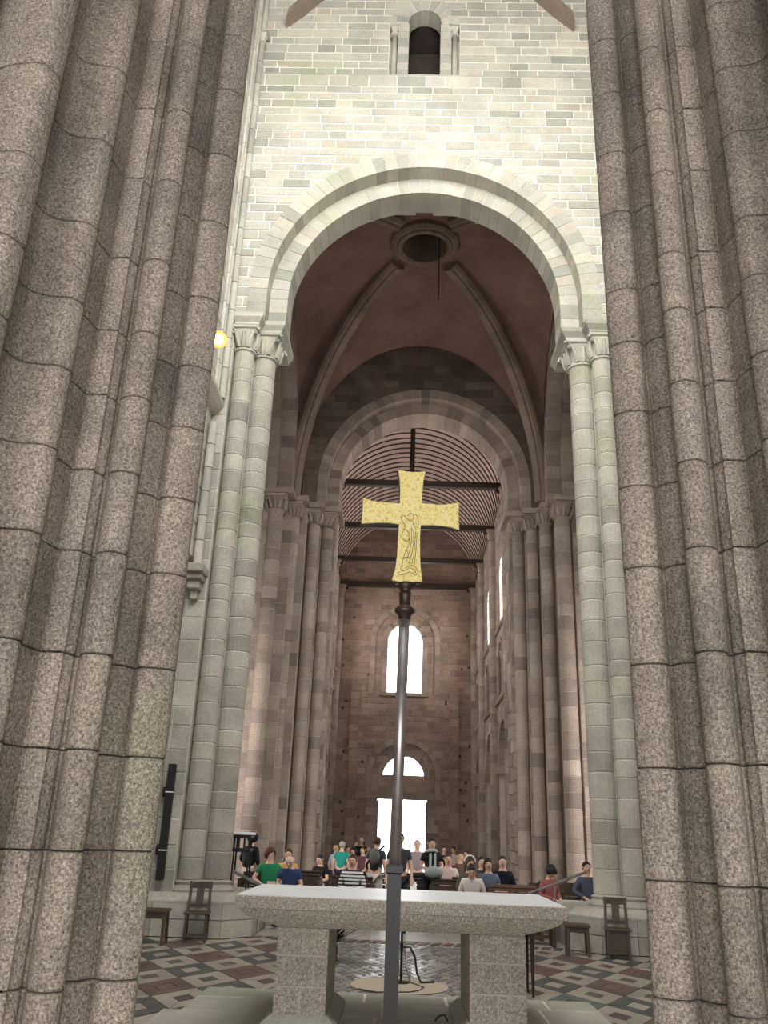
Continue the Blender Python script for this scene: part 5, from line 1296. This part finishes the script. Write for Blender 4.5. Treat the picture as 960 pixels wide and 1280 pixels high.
seated('long-haired woman in denim-blue top', 610, 1072, 18.3, rz=0.05, arms='lap', shirt=(0.10, 0.13, 0.19), pants=(0.3, 0.3, 0.32), hair='black', style='long')
seated('man in black sweater seated behind the brown pew', 628, 1069, 19.0, rz=-0.1, arms='lap', shirt=(0.008, 0.01, 0.02), pants=(0.02, 0.02, 0.025), hair='black', sleeve='long')
R21, i21 = seated('dark-haired person in red shirt looking down', 684, 1083, 17.75, rz=0.6, arms='hold', shirt=(0.30, 0.10, 0.10), pants=(0.02, 0.02, 0.025), hair='black', style='curly', sleeve='long', head_pitch=0.5, lean=0.1, lean_drop=0.95)
local_part(R21, MB().ball(Vector((0, 0.2, 0.72)), 0.13, 0.08, 0.19, 10, 8), 'backpack', cloth((0.02, 0.018, 0.02)), True)
seated('man in grey-blue long shirt and green shorts', 733, 1076, 18.2, rz=0.15, arms='wide', shirt=(0.075, 0.09, 0.13), pants=(0.04, 0.075, 0.06), hair='black', sleeve='long', shorts=True, head_pitch=-0.05)
# people farther down the nave
far = [(435, 1057, 31, 'person in white top', (0.6, 0.55, 0.53), 'brown', 'short'), (442, 1059, 29, 'dark-haired woman in grey top', (0.2, 0.18, 0.18), 'black', 'long'), (452, 1046, 33, 'tall man in black shirt', (0.015, 0.014, 0.016), 'grey', 'thin'),
       (446, 1052, 35, 'person in beige top', (0.42, 0.33, 0.27), 'blond', 'short'), (454, 1058, 28, 'person in plum top', (0.12, 0.05, 0.06), 'brown', 'short'), (461, 1058, 32, 'fair-haired person in white shirt', (0.62, 0.58, 0.56), 'blond', 'short'),
       (555, 1057, 30, 'dark-haired person in black top', (0.015, 0.015, 0.018), 'black', 'short'), (567, 1058, 32, 'person in pale pink top', (0.55, 0.42, 0.4), 'brown', 'short'), (576, 1067, 26, 'blond woman in brown jacket', (0.1, 0.06, 0.05), 'blond', 'long'), (583, 1063, 29, 'person in maroon top', (0.14, 0.04, 0.04), 'brown', 'short')]
for (px, py, Y, lab, col_, hr_, st_) in far:
    lab += ' in the crowd near the far door, ' + ('lectern-stand' if px < 500 else 'pew') + ' side'
    p = at(px, py, Y)
    if p.z - NF > 1.42: stand(lab, px, py, Y, floor=NF, rz=RN.uniform(-0.6, 0.6), shirt=col_, pants=(0.04, 0.04, 0.05), hair=hr_, style=st_, arms=RN.choice(('down', 'hold')))
    else: seated(lab, px, py, Y, floor=NF, rz=RN.uniform(-0.3, 0.3), shirt=col_, pants=(0.04, 0.04, 0.05), hair=hr_, style=st_, arms='lap')

# pews under and around them
def pew_at(label, px, Y, w_, rz=0.0, mat='wood_dark', h=0.86, dy=0.05, floor=0.002):
    p = at(px, 1085, Y); return pew(label, p.x, Y + dy, w_, rz, mat, h, floor=floor)
pew_at('dark pew under the woman in green and the bald man', 350, 17.95, 1.5)
pew_at('dark pew under the person in mustard top', 362, 19.35, 1.3)
pew_at('dark pew under the boy in stripes', 440, 17.65, 0.8)
pew_at('black-backed pew behind the cross pole', 488, 19.9, 0.85, mat='black', h=0.82)
pew_at('black-backed pew behind the woman with the scarf', 536, 20.3, 0.7, mat='black', h=0.82)
pew_at('dark pew under the women in cardigan and white shirt', 575, 18.0, 1.1)
pew_at('dark pew under the group of young people', 606, 19.05, 1.3)
pew_at('polished brown pew in front of the man in black sweater', 643, 16.75, 0.88, mat='wood_pew', h=0.84)
pew_at('dark pew under the person in red shirt', 686, 17.8, 0.7, rz=0.0, h=0.7)
pew_at('dark pew under the man in grey-blue', 732, 18.3, 0.8, h=0.75)
pew_at('dark pew under the man reading papers', 402, 25.45, 1.2, floor=NF)
for k in range(3):
    pew_at(('front', 'middle', 'rear')[k] + ' row of long dark pews in the nave', 432, (28.98, 30.98, 34.0)[k], 1.5, floor=NF, h=0.8)
